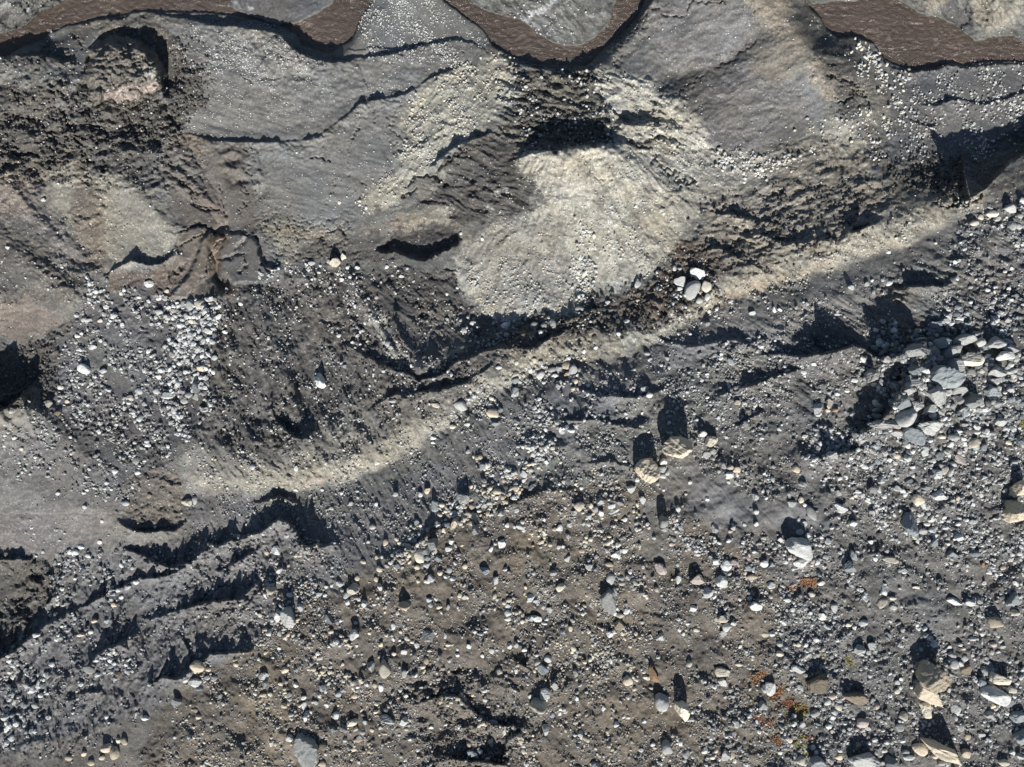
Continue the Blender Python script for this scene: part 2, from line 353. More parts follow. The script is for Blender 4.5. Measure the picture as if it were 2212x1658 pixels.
# hollows right of centre
scarp([(1655,765,0.51),(1690,762,1.19),(1735,768,1.53),(1780,762,2.89),(1800,758,3.91),(1822,752,3.40),(1850,748,1.87),(1872,752,1.19),(1890,770,1.87),(1925,770,3.57),(1950,760,3.91),(1985,740,2.21),(2010,720,0.68)], 4, 90, .2, wl=14, wrp=.5, seed=46)
scarp([(1930,625,.3),(1955,618,1.1),(1990,612,1.5),(2030,618,1.1),(2060,606,.4)], 4, 30, .6, wl=9, seed=47)
scarp([(1440,735,0.19),(1480,742,0.50),(1540,738,0.74),(1580,735,0.87),(1610,742,0.74),(1650,730,0.37)], 4, 35, 1.0, wl=11, seed=48)
scarp([(1250,838,0.25),(1275,845,0.74),(1310,850,0.62),(1350,852,0.74),(1395,855,0.62),(1440,835,0.25)], 4, 40, 1.0, wl=11, seed=49)
scarp([(1550,850,0.25),(1590,838,0.62),(1640,822,0.81),(1690,805,0.68),(1740,790,0.31)], 4, 35, .9, wl=10, seed=50)
scarp([(1570,925,0.25),(1600,912,0.74),(1640,890,0.62)], 4, 30, .9, wl=9, seed=51)
scarp([(1170,900,0.19),(1230,905,0.68),(1300,905,0.68),(1370,925,0.62),(1400,905,0.19)], 4, 30, 1.0, wl=9, seed=52)
scarp([(1270,1000,0.19),(1320,990,0.50),(1380,1010,0.31)], 4, 30, .9, wl=9, seed=53)
scarp([(1060,1110,0.19),(1110,1085,0.56),(1170,1060,0.56),(1230,1055,0.31)], 4, 30, 1.0, wl=8, seed=54)
scarp([(830,1200,0.31),(870,1190,0.62),(905,1165,0.74),(960,1135,0.62),(1000,1118,0.31)], 4, 40, .7, wl=9, seed=55)
# the block pile
scarp([(1745,990,.3),(1780,985,1.4),(1830,975,1.5),(1870,965,1.2)], 4, 40, .6, wl=10, seed=56)
scarp([(1850,945,1.2),(1880,925,2.2),(1905,905,2.8),(1925,880,3.2),(1938,850,3.4),(1945,815,2.4)], 5, 120, .4, wl=14, seed=57)
# upper-right rough slopes
scarp([(1530,452,.3),(1560,462,.8),(1620,470,1.0),(1660,478,.8)], 3, 25, .9, wl=9, seed=58)
scarp([(1500,540,.3),(1560,535,.8),(1600,560,.9),(1660,590,.4)], 3, 25, 1.0, wl=9, seed=59)
scarp([(1630,498,.5),(1680,520,.9),(1740,522,.8),(1800,518,.6)], 3, 25, 1.0, wl=9, seed=60)
scarp([(1080,750,.4),(1130,752,1.0),(1180,735,.9),(1240,700,.4)], 3, 25, 1.0, wl=8, seed=61)
scarp([(600,470,.02),(640,480,.04)], 3, 10, .5, seed=62)
# lower plateau: faint north-facing steps
scarp([(900,1520,.3),(980,1500,.8),(1060,1560,1.0),(1130,1570,.9)], 4, 40, 1.0, wl=10, seed=63)
scarp([(940,1620,.3),(1000,1640,1.2),(1080,1650,1.2),(1110,1560,.4)], 4, 40, .9, wl=10, seed=64)
scarp([(1110,1420,.3),(1135,1440,.9),(1150,1400,.4)], 4, 25, .9, wl=9, seed=65)

# -- dark sunken ice pit and the moat round the mud-covered ice hump
hollow([(815,535),(850,510),(900,490),(960,475),(985,490),(990,515),(975,535),(930,550),(880,560),(855,545)], 1.7, 7)
hollow([(185,150),(200,100),(240,75),(300,68),(350,75),(395,130),(392,180),(362,205),(340,150),(300,90),(235,95),(205,120)], 1.5, 14)
hollow([(308,92),(330,75),(352,95),(378,125),(380,160),(362,190),(345,170),(335,130)], 2.2, 7)
hollow([(1180,250),(1260,262),(1330,290),(1320,306),(1200,318),(1140,312)], .7, 14)
hollow([(300,300),(420,260),(450,300),(400,330)], .3, 20)
# sinuous folds in the delta and the terraces
for q_ in [[(400,300),(430,360),(470,420),(490,480)], [(350,370),(400,400),(440,440),(470,480)], [(560,330),(575,380),(560,430)], [(500,350),(490,380),(505,400),(530,390)]]: ridge(q_, -.45, 8, 8, .8)
ridge([(485,360),(505,372),(520,362)], .5, 10, 12, .6); ridge([(505,380),(520,392),(535,385)], -.4, 6, 6, .6)
ridge([(510,540),(535,512),(560,525),(575,570)], -.5, 5, 5, .6); ridge([(400,505),(385,540),(370,600)], -.4, 6, 6, .6)
ridge([(560,170),(640,160),(720,175)], -.25, 10, 10); ridge([(440,270),(560,285),(680,262),(760,215),(860,190)], -.2, 10, 10)
ridge([(860,330),(880,260),(930,220)], -.35, 14, 14); ridge([(820,290),(835,330),(850,370)], -.3, 7, 7)
# mud delta channel
ridge([(490,488),(462,500),(455,540),(470,570),(465,600),(480,622)], -0.8, 6, 6, .2)
ridge([(440,520),(425,570),(400,610)], .7, 22, 22, .5); ridge([(540,515),(560,560),(590,590)], .7, 25, 30, .5)

LOBE1 = [(450,500),(482,512),(472,535),(454,560),(454,590),(432,612),(402,648),(366,640),(398,602),(424,560),(430,525)]
LOBE2 = [(484,505),(545,508),(558,530),(566,568),(602,585),(588,606),(505,612),(488,590),(478,550)]
LOBE3 = [(395,490),(447,490),(425,520),(418,550),(392,590),(365,585),(372,545),(385,520)]
hollow(LOBE1, -.75, 4, .5); hollow(LOBE2, -.6, 4, .5); hollow(LOBE3, -.4, 4, .5); hollow([(345,350),(395,372),(440,410),(460,440),(440,446),(400,425),(360,392)], -.45, 5, .5)
# -- cracks
for pts_ in [[(395,490),(420,489),(447,490)], [(450,500),(482,512),(470,530),(450,557),(452,585),(435,605),(410,640)], [(515,512),(537,511),(553,517)], [(475,557),(500,560),(512,550),(522,557),(520,590)],
  [(553,515),(558,540),(565,570),(590,587),(603,575)], [(430,505),(415,525),(400,530)], [(405,560),(385,585),(370,600)], [(470,400),(480,430),(490,470)], [(410,420),(430,440),(470,450)], [(420,440),(440,455),(470,448)], [(390,400),(420,415),(450,412)]]:
    crack(pts_, .5, 2.6, 1.0)
for pts_ in [[(560,75),(575,110),(570,130)], [(465,100),(480,125),(500,135)], [(900,60),(890,45),(886,20)], [(640,110),(655,140),(640,170)], [(860,110),(900,95),(945,108),(1000,112)], [(1000,90),(1020,105)], [(620,430),(615,470)], [(750,300),(745,340),(758,380)], [(540,320),(548,400),(546,440)], [(780,240),(760,290),(752,330)], [(840,300),(852,330)], [(935,290),(925,330),(915,345)], [(590,455),(560,490),(575,505)], [(640,510),(620,480),(612,450)], [(660,490),(640,500),(650,520)], [(230,20),(240,50)], [(1340,140),(1330,110),(1350,90)], [(1360,20),(1375,60),(1400,90)], [(1395,30),(1400,60),(1415,80)]]:
    crack(pts_, .28, 1.7, 1.6)
crack([(1110,335),(1150,322),(1200,316)], .5, 2.2); crack([(1360,300),(1400,330),(1450,380),(1500,400)], .7, 3); crack([(1400,310),(1450,300),(1480,320)], .6, 3)
crack([(1010,330),(960,345),(935,372)], .7, 3); crack([(885,395),(920,385),(950,392),(960,402)], .8, 4); crack([(870,418),(900,410)], .6, 3)
crack([(1250,350),(1280,370),(1330,385)], .4, 2); crack([(1230,420),(1290,440)], .3, 2)
for pts, dpt, wd in [
  ([(520,310),(528,360),(532,420),(528,460)], .35, 2.2), ([(535,320),(545,380),(540,420)], .25, 1.8),
  ([(595,450),(600,480),(598,510)], .3, 1.6), ([(640,490),(655,470),(690,488),(700,520)], .3, 1.6),
  ([(590,500),(560,470)], .25, 1.5), ([(655,500),(690,510),(740,495)], .3, 1.6), ([(700,460),(725,400),(720,370)], .2, 1.4),
  ([(755,310),(765,270),(775,230)], .25, 1.4), ([(820,215),(815,240),(812,260)], .3, 1.6),
  ([(845,235),(852,280),(870,315)], .35, 2.2), ([(838,255),(848,300)], .25, 1.6), ([(870,285),(880,310)], .3, 1.6),
  ([(686,334),(696,342),(705,347)], .6, 2.5), ([(780,395),(785,408),(795,412)], .4, 1.8),
  ([(432,130),(470,142),(520,140),(553,168)], .3, 1.6), ([(433,135),(445,165),(470,215)], .3, 1.5),
  ([(360,60),(372,95),(420,110)], .3, 2), ([(150,250),(158,290),(172,330),(200,350)], .6, 3.2), ([(130,275),(142,300),(150,330)], .6, 3),
  ([(180,350),(200,385)], .6, 3), ([(105,235),(140,245),(190,240)], .6, 3.4), ([(20,275),(60,262),(110,250)], .5, 3),
  ([(20,320),(70,335),(110,350),(150,355)], .5, 3), ([(160,60),(166,90),(175,100)], .4, 2.4),
  ([(355,275),(368,310),(362,330)], .3, 2.2), ([(345,360),(380,385),(400,400)], .3, 1.8), ([(385,490),(420,485),(450,492)], .4, 2.2),
  ([(1340,30),(1345,60),(1352,80)], .3, 1.8), ([(1385,75),(1395,20)], .3, 1.8), ([(1412,20),(1460,25),(1500,5),(1560,-5)], .5, 3),
  ([(1310,110),(1340,90),(1375,70)], .25, 1.6), ([(1370,240),(1450,210),(1530,170)], .3, 1.8), ([(1560,130),(1650,90)], .3, 2),
  ([(2010,440),(2080,440),(2110,425),(2130,412)], .7, 2.6), ([(1640,20),(1620,45),(1600,60)], .3, 2),
  ([(1500,560),(1520,600),(1535,620)], .3, 2), ([(1430,690),(1445,680),(1450,700)], .3, 2), ([(1400,540),(1390,570),(1385,600)], .3, 2),
  ([(1790,170),(1830,190),(1860,210)], .5, 2.4), ([(1800,215),(1840,205),(1870,225)], .5, 2.4), ([(1700,330),(1750,318),(1800,310)], .3, 2),
  ([(430,1300),(450,1285),(500,1262),(505,1255)], .5, 2),
  ([(1300,925),(1370,1015),(1400,1020)], .4, 2)]:
    crack(pts, dpt, wd)

# ------------------------------------------------------------------ surface kinds, painted as outlines of real materials
def col(r, g, b): return np.array([r, g, b], np.float32)
GREY = col(.140, .142, .136); DARK = col(.092, .089, .084); MUD = col(.158, .160, .157); PALE = col(.315, .308, .272); BAND = col(.252, .244, .212)
BROWN = col(.120, .108, .094); TAN = col(.18, .155, .12); BMUD = col(.120, .102, .088); WARM = col(.208, .199, .174); LGREY = col(.20, .20, .195)
ORANGE = col(.215, .175, .145); BLACK = col(.055, .055, .057); SLATE = col(.122, .123, .126)
# (outline, colour, edge softness, opacity, roughness of the relief, None keeps what is there)
A_ = [
 # far side of the river, top
 ([(-300,-300),(2500,-300),(2500,150),(-300,150)], GREY, 20, 1, .35),
 ([(480,-30),(720,-30),(735,5),(650,50),(600,55),(520,32)], SLATE, 8, 1, .4),
 ([(745,108),(790,50),(830,-20),(940,-20),(1000,35),(1045,75),(1040,108),(940,100),(820,112)], MUD, 7, 1, .15),
 ([(1010,-20),(1330,-20),(1300,55),(1240,95),(1180,92),(1130,45),(1050,28)], GREY, 6, 1, .4),
 ([(-60,-60),(75,-60),(70,20),(40,30),(-60,40)], LGREY, 8, .8, .3),
 ([(30,10),(90,-10),(150,-20),(140,15),(70,60),(30,75),(-60,80),(-60,30)], DARK, 8, .8, .8),
 ([(1980,-60),(2060,-60),(2060,15),(2010,30)], WARM, 8, .9, .25),
 ([(2090,-60),(2250,-60),(2250,0),(2200,40),(2170,65),(2120,70),(2090,30)], WARM, 8, .9, .25),
 ([(2030,20),(2060,-40),(2095,10),(2110,70),(2080,65)], SLATE, 6, .9, .3),
 # left upper complex
 ([(-60,120),(60,118),(160,60),(330,30),(420,60),(440,150),(450,250),(350,330),(360,420),(250,380),(120,420),(-60,420)], DARK, 14, 1, 1.0),
 ([(95,70),(150,62),(160,95),(190,100),(175,140),(130,110)], SLATE, 6, .9, .3),
 ([(-40,130),(60,150),(150,140),(160,160),(90,180),(40,190),(-40,175)], GREY, 12, .9, .4),
 ([(180,65),(230,65),(215,105),(190,115),(165,200),(130,230),(145,180)], SLATE, 6, .9, .15),
 ([(120,230),(180,200),(200,235),(150,255)], GREY, 6, .9, .35),
 ([(190,120),(300,80),(380,90),(400,180),(360,235),(230,235),(180,200)], DARK, 10, .5, .9),
 ([(120,320),(180,330),(210,370),(160,390),(110,370)], BROWN, 8, .8, .6),
 # terraces
 ([(335,40),(450,60),(560,66),(620,80),(640,110),(720,138),(770,128),(940,100),(1040,112),(1000,140),(900,175),(800,215),(740,250),(690,290),(560,305),(455,300),(395,280),(400,250),(440,215),(425,140),(380,75)], MUD, 5, 1, .12),
 ([(520,300),(700,296),(800,225),(900,190),(990,150),(905,250),(880,330),(850,380),(790,440),(690,490),(600,490),(540,440)], MUD, 9, 1, .12),
 ([(570,480),(700,495),(830,480),(990,440),(1000,470),(830,520),(750,540),(650,560),(600,560)], WARM, 12, .85, .45),
 # delta
 ([(345,300),(400,285),(520,310),(550,440),(560,500),(610,590),(560,615),(490,612),(470,650),(400,640),(340,600),(390,560),(385,480),(350,400)], col(.125,.117,.108), 7, 1, .22),
 ([(345,360),(400,390),(440,420),(400,400)], col(.15,.13,.11), 6, .6, .3),
 ([(485,500),(580,505),(600,590),(500,600),(478,560)], col(.135,.132,.129), 6, .9, .2),
 ([(420,290),(455,300),(450,340),(380,320)], ORANGE, 6, .45, .2),
 ([(480,430),(500,480),(475,500),(440,450),(390,410)], ORANGE, 10, .35, .2),
 # left middle
 ([(-60,370),(120,390),(180,480),(180,640),(120,690),(-60,700)], col(.16,.152,.145), 14, 1, .6),
 ([(-60,370),(60,390),(60,460),(-60,470)], ORANGE, 18, .4, .4),
 ([(100,380),(230,360),(345,420),(388,500),(370,560),(300,570),(230,600),(150,520),(110,450)], WARM, 14, .95, .4),
 ([(170,380),(210,400),(230,500),(215,600),(170,560),(150,450)], BMUD, 10, .6, .8),
 ([(-60,470),(60,480),(170,620),(100,670),(-60,600)], DARK, 20, .75, .6),
 ([(-60,640),(80,650),(150,690),(60,740),(-60,730)], col(.19,.165,.145), 12, .8, .35),
 ([(-60,735),(60,745),(140,700),(190,650),(150,760),(120,880),(-60,900)], DARK, 8, 1, .9),
 ([(230,590),(390,570),(380,650),(300,630),(230,640)], BMUD, 8, .9, .8),
 # cobble field ground
 ([(190,600),(330,640),(470,650),(460,900),(400,960),(380,1030),(250,1060),(100,1050),(60,900),(120,780)], col(.115,.115,.12), 14, 1, .5),
 ([(160,740),(280,720),(300,830),(200,860)], GREY, 16, .7, .35),
 ([(120,900),(250,930),(340,960),(350,1010),(200,1000),(110,960)], BLACK, 16, .5, .9),
 ([(-60,900),(80,900),(200,1000),(270,1080),(290,1140),(230,1185),(100,1200),(-60,1180)], col(.165,.161,.157), 12, .9, .3),
 ([(-60,1090),(120,1105),(190,1160),(130,1200),(-60,1200)], col(.16,.15,.145), 12, .8, .4),
 ([(270,1040),(330,1020),(390,1020),(400,1090),(395,1130),(300,1140),(265,1090)], col(.13,.116,.102), 14, .8, .75),
 ([(-60,1200),(60,1205),(135,1225),(110,1330),(60,1380),(-60,1420)], DARK, 7, 1, .9),
 # dark flutes left of centre
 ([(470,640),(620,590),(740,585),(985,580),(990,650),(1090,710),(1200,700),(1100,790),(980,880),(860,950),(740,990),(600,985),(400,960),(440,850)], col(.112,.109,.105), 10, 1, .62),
 ([(395,960),(600,985),(700,985),(660,1050),(560,1055),(400,1050)], col(.175,.172,.16), 14, .9, .3),
 ([(700,900),(760,890),(830,900),(860,930),(760,960),(700,940)], BAND, 14, .7, .3),
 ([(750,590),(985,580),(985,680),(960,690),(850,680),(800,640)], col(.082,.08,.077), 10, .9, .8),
 ([(790,668),(830,680),(850,720),(885,770),(930,785),(1000,748),(1008,765),(920,800),(880,795),(830,750),(800,700)], col(.25,.244,.215), 5, 1, .45),
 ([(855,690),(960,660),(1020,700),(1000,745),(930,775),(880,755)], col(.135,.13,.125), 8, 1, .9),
 ([(750,500),(830,505),(990,480),(1000,570),(850,575),(750,572),(640,560),(660,530)], DARK, 10, .9, .7),
 ([(870,565),(990,545),(990,575),(920,580),(830,577)], GREY, 5, .8, .3),
 ([(820,532),(850,510),(900,490),(962,476),(985,490),(990,515),(975,535),(930,550),(880,560),(855,545)], BLACK, 4, 1, .5),
 # dark rubble behind the mound, ice flank
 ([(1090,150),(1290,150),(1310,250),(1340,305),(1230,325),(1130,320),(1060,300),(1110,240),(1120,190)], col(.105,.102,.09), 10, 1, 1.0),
 ([(1060,125),(1110,130),(1110,200),(1060,180)], LGREY, 12, .6, .6),
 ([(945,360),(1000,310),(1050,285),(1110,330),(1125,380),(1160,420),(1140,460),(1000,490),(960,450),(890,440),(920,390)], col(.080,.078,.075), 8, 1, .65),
 ([(900,205),(1000,135),(1090,118),(1115,150),(1112,220),(1050,270),(1000,310),(940,340),(915,390),(870,430),(800,460),(780,440),(840,380),(870,330),(875,270)], col(.275,.268,.232), 9, 1, .5),
 ([(960,340),(900,400),(890,430),(925,430),(960,390)], WARM, 7, .7, .5),
 ([(860,300),(900,260),(960,250),(930,300),(880,320)], GREY, 12, .5, .6),
 # pale ground right of the rubble
 ([(1285,140),(1350,150),(1400,158),(1430,195),(1480,240),(1540,300),(1560,340),(1620,420),(1500,430),(1420,370),(1330,310),(1320,250),(1290,200)], PALE, 5, 1, .6),
 ([(1320,250),(1420,225),(1450,250),(1380,285),(1340,290)], col(.2,.19,.16), 10, .7, 1.0),
 # the pale mound
 ([(1120,345),(1180,325),(1250,315),(1330,318),(1400,335),(1500,380),(1530,430),(1480,500),(1440,560),(1390,600),(1300,640),(1250,670),(1160,698),(1080,690),(1010,650),(985,600),(1005,520),(1080,490),(1160,460),(1175,410),(1130,370)], PALE, 6, 1, .4),
 ([(1130,345),(1200,335),(1250,400),(1200,440),(1150,380)], col(.29,.285,.26), 14, .9, .4),
 ([(1120,480),(1190,450),(1200,560),(1120,590),(1060,560),(1040,520)], col(.25,.244,.215), 22, .8, .5),
 ([(1040,620),(1150,600),(1240,620),(1160,680),(1060,670)], col(.31,.305,.28), 20, .6, .3),
 ([(1440,400),(1520,380),(1560,420),(1500,480),(1430,560),(1420,480)], col(.215,.207,.18), 16, .75, .7),
 ([(1340,300),(1440,310),(1460,340),(1380,330)], col(.17,.155,.13), 8, .8, .8),
 ([(1000,525),(1090,490),(1170,470),(1225,490),(1240,600),(1190,650),(1100,672),(1020,640),(992,590)], col(.235,.23,.212), 14, .8, .4),
 ([(1380,430),(1460,410),(1510,450),(1450,540),(1390,590),(1370,500)], col(.26,.25,.215), 16, .7, .5),
 (LOBE1, col(.122,.108,.094), 4, .9, .12), (LOBE2, col(.105,.104,.102), 4, .9, .12), (LOBE3, col(.13,.118,.105), 4, .8, .15),
 ([(455,500),(490,500),(492,540),(470,600),(495,630),(470,650),(452,615),(462,560)], col(.075,.062,.052), 4, .8, .1),
 # brown cracked mud
 ([(1470,510),(1560,500),(1620,540),(1560,600),(1540,650),(1460,690),(1380,700),(1290,690),(1260,680),(1330,640),(1390,620),(1450,570)], BMUD, 10, 1, .8),
 ([(1140,690),(1280,670),(1420,690),(1400,720),(1250,730),(1150,760),(1080,770),(1090,730)], col(.115,.107,.1), 10, .9, .9),
 # upper right slopes
 ([(1310,140),(1345,90),(1400,50),(1420,0),(1480,-60),(1640,-60),(1690,30),(1760,120),(1800,200),(1760,280),(1640,330),(1560,330),(1480,250),(1430,195),(1390,155)], col(.155,.153,.152), 6, 1, .35),
 ([(1310,130),(1350,85),(1410,55),(1420,110),(1400,150),(1340,140)], MUD, 8, .9, .12),
 ([(1440,170),(1520,140),(1640,55),(1690,70),(1640,120),(1540,170),(1470,200)], col(.11,.107,.1), 10, .9, .4),
 ([(1560,-60),(1690,-60),(1740,40),(1780,90),(1830,200),(1800,230),(1760,190),(1700,100),(1640,50)], col(.225,.198,.163), 10, .9, .5),
 ([(1690,60),(1760,110),(1740,150),(1660,170),(1600,150),(1640,120)], col(.19,.177,.155), 12, .8, .25),
 ([(1740,-60),(1760,20),(1800,90),(1850,90),(1860,200),(1820,260),(1790,180),(1750,90),(1700,0)], DARK, 8, .9, .7),
 ([(1500,330),(1560,325),(1640,330),(1780,265),(1870,250),(1900,330),(1880,380),(1740,395),(1600,420),(1500,430)], col(.25,.242,.212), 14, .9, .5),
 ([(1860,90),(1960,160),(2212,140),(2500,140),(2500,260),(2212,260),(2080,330),(1960,360),(1890,380),(1840,260)], SLATE, 10, 1, .35),
 ([(1870,120),(1920,150),(1920,260),(1900,340),(1850,260),(1840,180)], col(.17,.167,.148), 14, .8, .5),
 ([(1510,430),(1700,390),(1880,385),(1930,400),(1920,450),(1870,500),(1760,540),(1660,590),(1560,560),(1500,520)], col(.178,.170,.152), 12, 1, .7),
 ([(1640,300),(1760,290),(1880,350),(1800,400),(1660,390)], col(.155,.147,.13), 16, .8, .5),
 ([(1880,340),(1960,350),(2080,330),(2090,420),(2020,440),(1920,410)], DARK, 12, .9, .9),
 ([(1850,420),(1900,400),(1960,430),(1900,480),(1855,480)], col(.15,.14,.12), 10, .8, .4),
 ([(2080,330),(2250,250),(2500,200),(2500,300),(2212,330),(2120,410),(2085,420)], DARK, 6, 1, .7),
 # right plateau
 ([(2090,440),(2212,350),(2500,300),(2500,1950),(1500,1950),(1420,1200),(1380,1060),(1440,960),(1560,900),(1640,800),(1700,720),(1900,600)], col(.122,.121,.118), 14, 1, .45),
 ([(1440,740),(1560,680),(1680,650),(1800,620),(1900,600),(1880,690),(1760,690),(1650,740),(1500,790),(1400,820),(1280,830),(1240,800),(1350,770)], col(.155,.155,.155), 8, 1, .3),
 ([(1880,610),(2000,560),(2110,560),(2120,680),(1980,690),(1900,660)], GREY, 14, .7, .6),
 ([(1890,628),(1930,615),(1990,625),(1960,655),(1905,658)], col(.145,.135,.12), 6, .9, .9),
 ([(1900,700),(1990,690),(2010,720),(1960,760),(1915,760)], col(.145,.12,.095), 8, .8, .9),
 ([(2100,480),(2500,460),(2500,820),(2250,760),(2120,700),(2080,560)], SLATE, 16, .8, .8),
 ([(1450,1010),(1520,1000),(1640,1080),(1760,1100),(1790,1130),(1700,1140),(1560,1140),(1480,1080)], col(.152,.154,.16), 12, .9, .15),
 ([(1900,1270),(2050,1330),(2212,1400),(2500,1450),(2500,1300),(2212,1300),(2030,1230)], col(.135,.132,.129), 14, .8, .2),
 # grey pebble slope under the ridge
 ([(400,1060),(560,1070),(660,1065),(800,1030),(960,940),(1100,850),(1240,800),(1400,830),(1300,900),(1200,950),(1100,1030),(980,1100),(860,1190),(760,1260),(690,1270),(640,1180),(420,1160)], col(.148,.148,.152), 6, 1, .28),
 ([(400,1160),(560,1160),(700,1270),(600,1340),(480,1430),(380,1480),(320,1550),(100,1658),(100,1950),(-200,1950),(-200,1420),(60,1390),(150,1190),(280,1180)], col(.140,.140,.143), 10, 1, .4),
 ([(180,1290),(400,1250),(540,1220),(540,1330),(380,1400),(200,1430)], col(.135,.135,.138), 14, .8, .4),
 # brown moraine
 ([(300,1600),(380,1490),(480,1430),(620,1330),(740,1270),(840,1205),(980,1120),(1080,1080),(1240,1040),(1400,1050),(1480,1130),(1620,1180),(1700,1300),(1640,1500),(1700,1950),(280,1950)], BROWN, 12, 1, .35),
 ([(600,1180),(680,1280),(600,1370),(480,1420),(440,1330)], col(.13,.128,.128), 16, .8, .4),
 ([(860,1460),(1010,1420),(1140,1480),(1160,1600),(1060,1700),(900,1680),(880,1560)], col(.122,.113,.103), 24, .8, .8),
 ([(560,1420),(520,1500),(560,1640),(680,1658),(620,1520)], TAN, 24, .5, .25),
 ([(835,1220),(880,1205),(940,1240),(900,1290),(850,1290)], TAN, 12, .6, .2),
 ([(0,1640),(100,1600),(300,1560),(330,1600),(260,1700),(0,1720)], col(.155,.145,.135), 16, .7, .2),
 ([(1060,1180),(1180,1140),(1300,1150),(1260,1220),(1120,1240)], TAN, 22, .35, .25),
 ([(1230,1250),(1340,1240),(1380,1340),(1280,1400)], TAN, 24, .3, .3),
 ([(1300,1500),(1420,1520),(1400,1640),(1280,1600)], TAN, 24, .3, .3),
 ([(1390,1080),(1450,1090),(1440,1220),(1390,1210),(1350,1140)], GREY, 16, .7, .2),
 ([(1600,1400),(1760,1460),(1740,1600),(1640,1600)], col(.14,.125,.1), 20, .6, .4),
]
ALB = np.empty(U.shape + (3,), np.float32); ALB[:] = GREY
ROUGH = np.full(U.shape, .4, np.float32)
WOB = fbm(UC, VC, 55, 3, 63)
FRAY = (1.1 * fbm(UC, VC, 34, 2, 61) + .8 * fbm(UC, VC, 7, 3, 62)).astype(np.float32)
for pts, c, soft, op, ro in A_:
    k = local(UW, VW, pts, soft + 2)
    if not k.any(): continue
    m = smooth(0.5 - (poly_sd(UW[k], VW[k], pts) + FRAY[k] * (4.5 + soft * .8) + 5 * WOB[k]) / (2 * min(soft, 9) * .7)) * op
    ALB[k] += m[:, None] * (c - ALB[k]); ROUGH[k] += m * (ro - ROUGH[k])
def paint_stroke(pts, c, width, soft, op, ro, UWx=None):
    k = local(UW, VW, pts, width + soft + 2)
    d, _, val, _ = line_dist(UW[k], VW[k], pts)
    m = smooth(0.5 - (d - width * val / 2 + FRAY[k] * (4 + soft * .7) + (6 * WOB[k] if width > 24 else 0)) / (2 * soft * .7)) * op
    ALB[k] += m[:, None] * (c - ALB[k]); ROUGH[k] += m * (ro - ROUGH[k])
paint_stroke([(560,1030,.8),(680,1020,1.2),(760,985,1.4),(850,940,1.3),(940,900,.8)], col(.2,.193,.17), 78, 22, .75, .45)
paint_stroke([(1560,640,.6),(1700,570,1),(1800,535,1.1),(1900,500,1.2),(2000,462,1.2),(2100,425,.8)], col(.22,.205,.175), 74, 20, .8, .4)
paint_stroke([(1500,680,.6),(1400,712,1),(1300,735,.8),(1230,745,.6)], col(.17,.162,.145), 50, 14, .8, .5)
paint_stroke([(420,1040,.5),(560,1046,.9),(670,1038,1.2),(790,1002,1.2),(890,955,1),(970,898,1),(1050,835,1.2),(1140,785,1.2),(1240,752,1),(1330,748,.9),(1430,708,.7),(1510,655,.8),(1600,615,1.1),(1700,590,1.2),(1800,556,1),(1900,520,.9),(2000,478,.9),(2100,430,.6)], BAND, 34, 15, .8, .6)
paint_stroke([(420,1030),(560,1036)], col(.15,.145,.135), 20, 12, .5, .4); paint_stroke([(1180,790),(1290,765),(1380,762),(1480,712)], col(.135,.13,.122), 10, 7, .5, .6); paint_stroke([(930,925),(1010,860)], col(.15,.145,.13), 12, 8, .6, .5)
paint_stroke([(1560,650),(1640,618),(1720,588),(1780,568)], col(.24,.2,.155), 22, 9, .5, .2)
for q_, w_, c_ in [([(1118,338),(1180,326),(1240,318),(1320,314)], 9, PALE * 1.15), ([(1010,305),(960,330),(925,352)], 10, PALE), ([(1125,345),(1150,385),(1185,440),(1150,470)], 8, PALE * 1.1), ([(1000,520),(990,580),(1000,640),(1060,680)], 10, PALE),
   ([(1290,240),(1320,290),(1340,310)], 9, PALE), ([(1350,160),(1400,165),(1440,200),(1480,240),(1530,290)], 10, PALE * 1.1)]: paint_stroke(q_, c_, w_, 5, .8, .4)
for q_ in [[(1180,400),(1195,480),(1185,560)], [(1260,360),(1290,420),(1295,470)], [(1320,350),(1350,420)], [(1400,400),(1380,480),(1400,540)], [(1210,470),(1220,560)], [(1090,500),(1070,560),(1080,620)], [(1340,510),(1345,570)]]: paint_stroke(q_, col(.165,.16,.142), 14, 9, .55, .5)
paint_stroke([(660,1045),(700,1035)], ORANGE, 16, 10, .5, .2)
paint_stroke([(590,500),(700,508),(830,488),(900,470)], ORANGE, 16, 8, .3, .3)
paint_stroke([(478,500,.5),(466,530,.6),(468,565,.6),(462,590,.6),(478,610,1.2),(490,628,1.8)], col(.12,.085,.06), 18, 4, .9, .1)
paint_stroke([(480,470,.5),(488,510,1),(470,540,1),(466,590,.8)], col(.17,.145,.115), 7, 2, .8, .1)
ICE = col(.42, .43, .44)
for q_ in [[(1124,46),(1140,34),(1165,22),(1190,8),(1205,-8)], [(1124,44),(1140,52),(1150,56)]]: paint_stroke(q_, ICE, 8, 3, .8, .4)
for cx_, cy_, r_ in [(1075,414,9),(1060,452,9),(1050,445,6),(1090,408,5),(852,530,6),(915,527,5),(905,515,4),(1168,178,5),(1145,182,5),(1280,35,10),(1230,60,6),(965,452,5),(60,20,7),(112,24,9),(20,-5,14),(505,12,9),(540,14,8)]:
    k_ = (np.abs(UC - cx_) < 4 * r_) & (np.abs(VC - cy_) < 4 * r_)
    d_ = np.hypot(UW[k_] - cx_ - (UW - UC)[k_].mean(), (VW[k_] - cy_ - (VW - VC)[k_].mean()) * 1.2); m_ = smooth(1.1 - d_ / r_ + .3 * FRAY[k_]) * .75
    ALB[k_] += m_[:, None] * (ICE - ALB[k_])
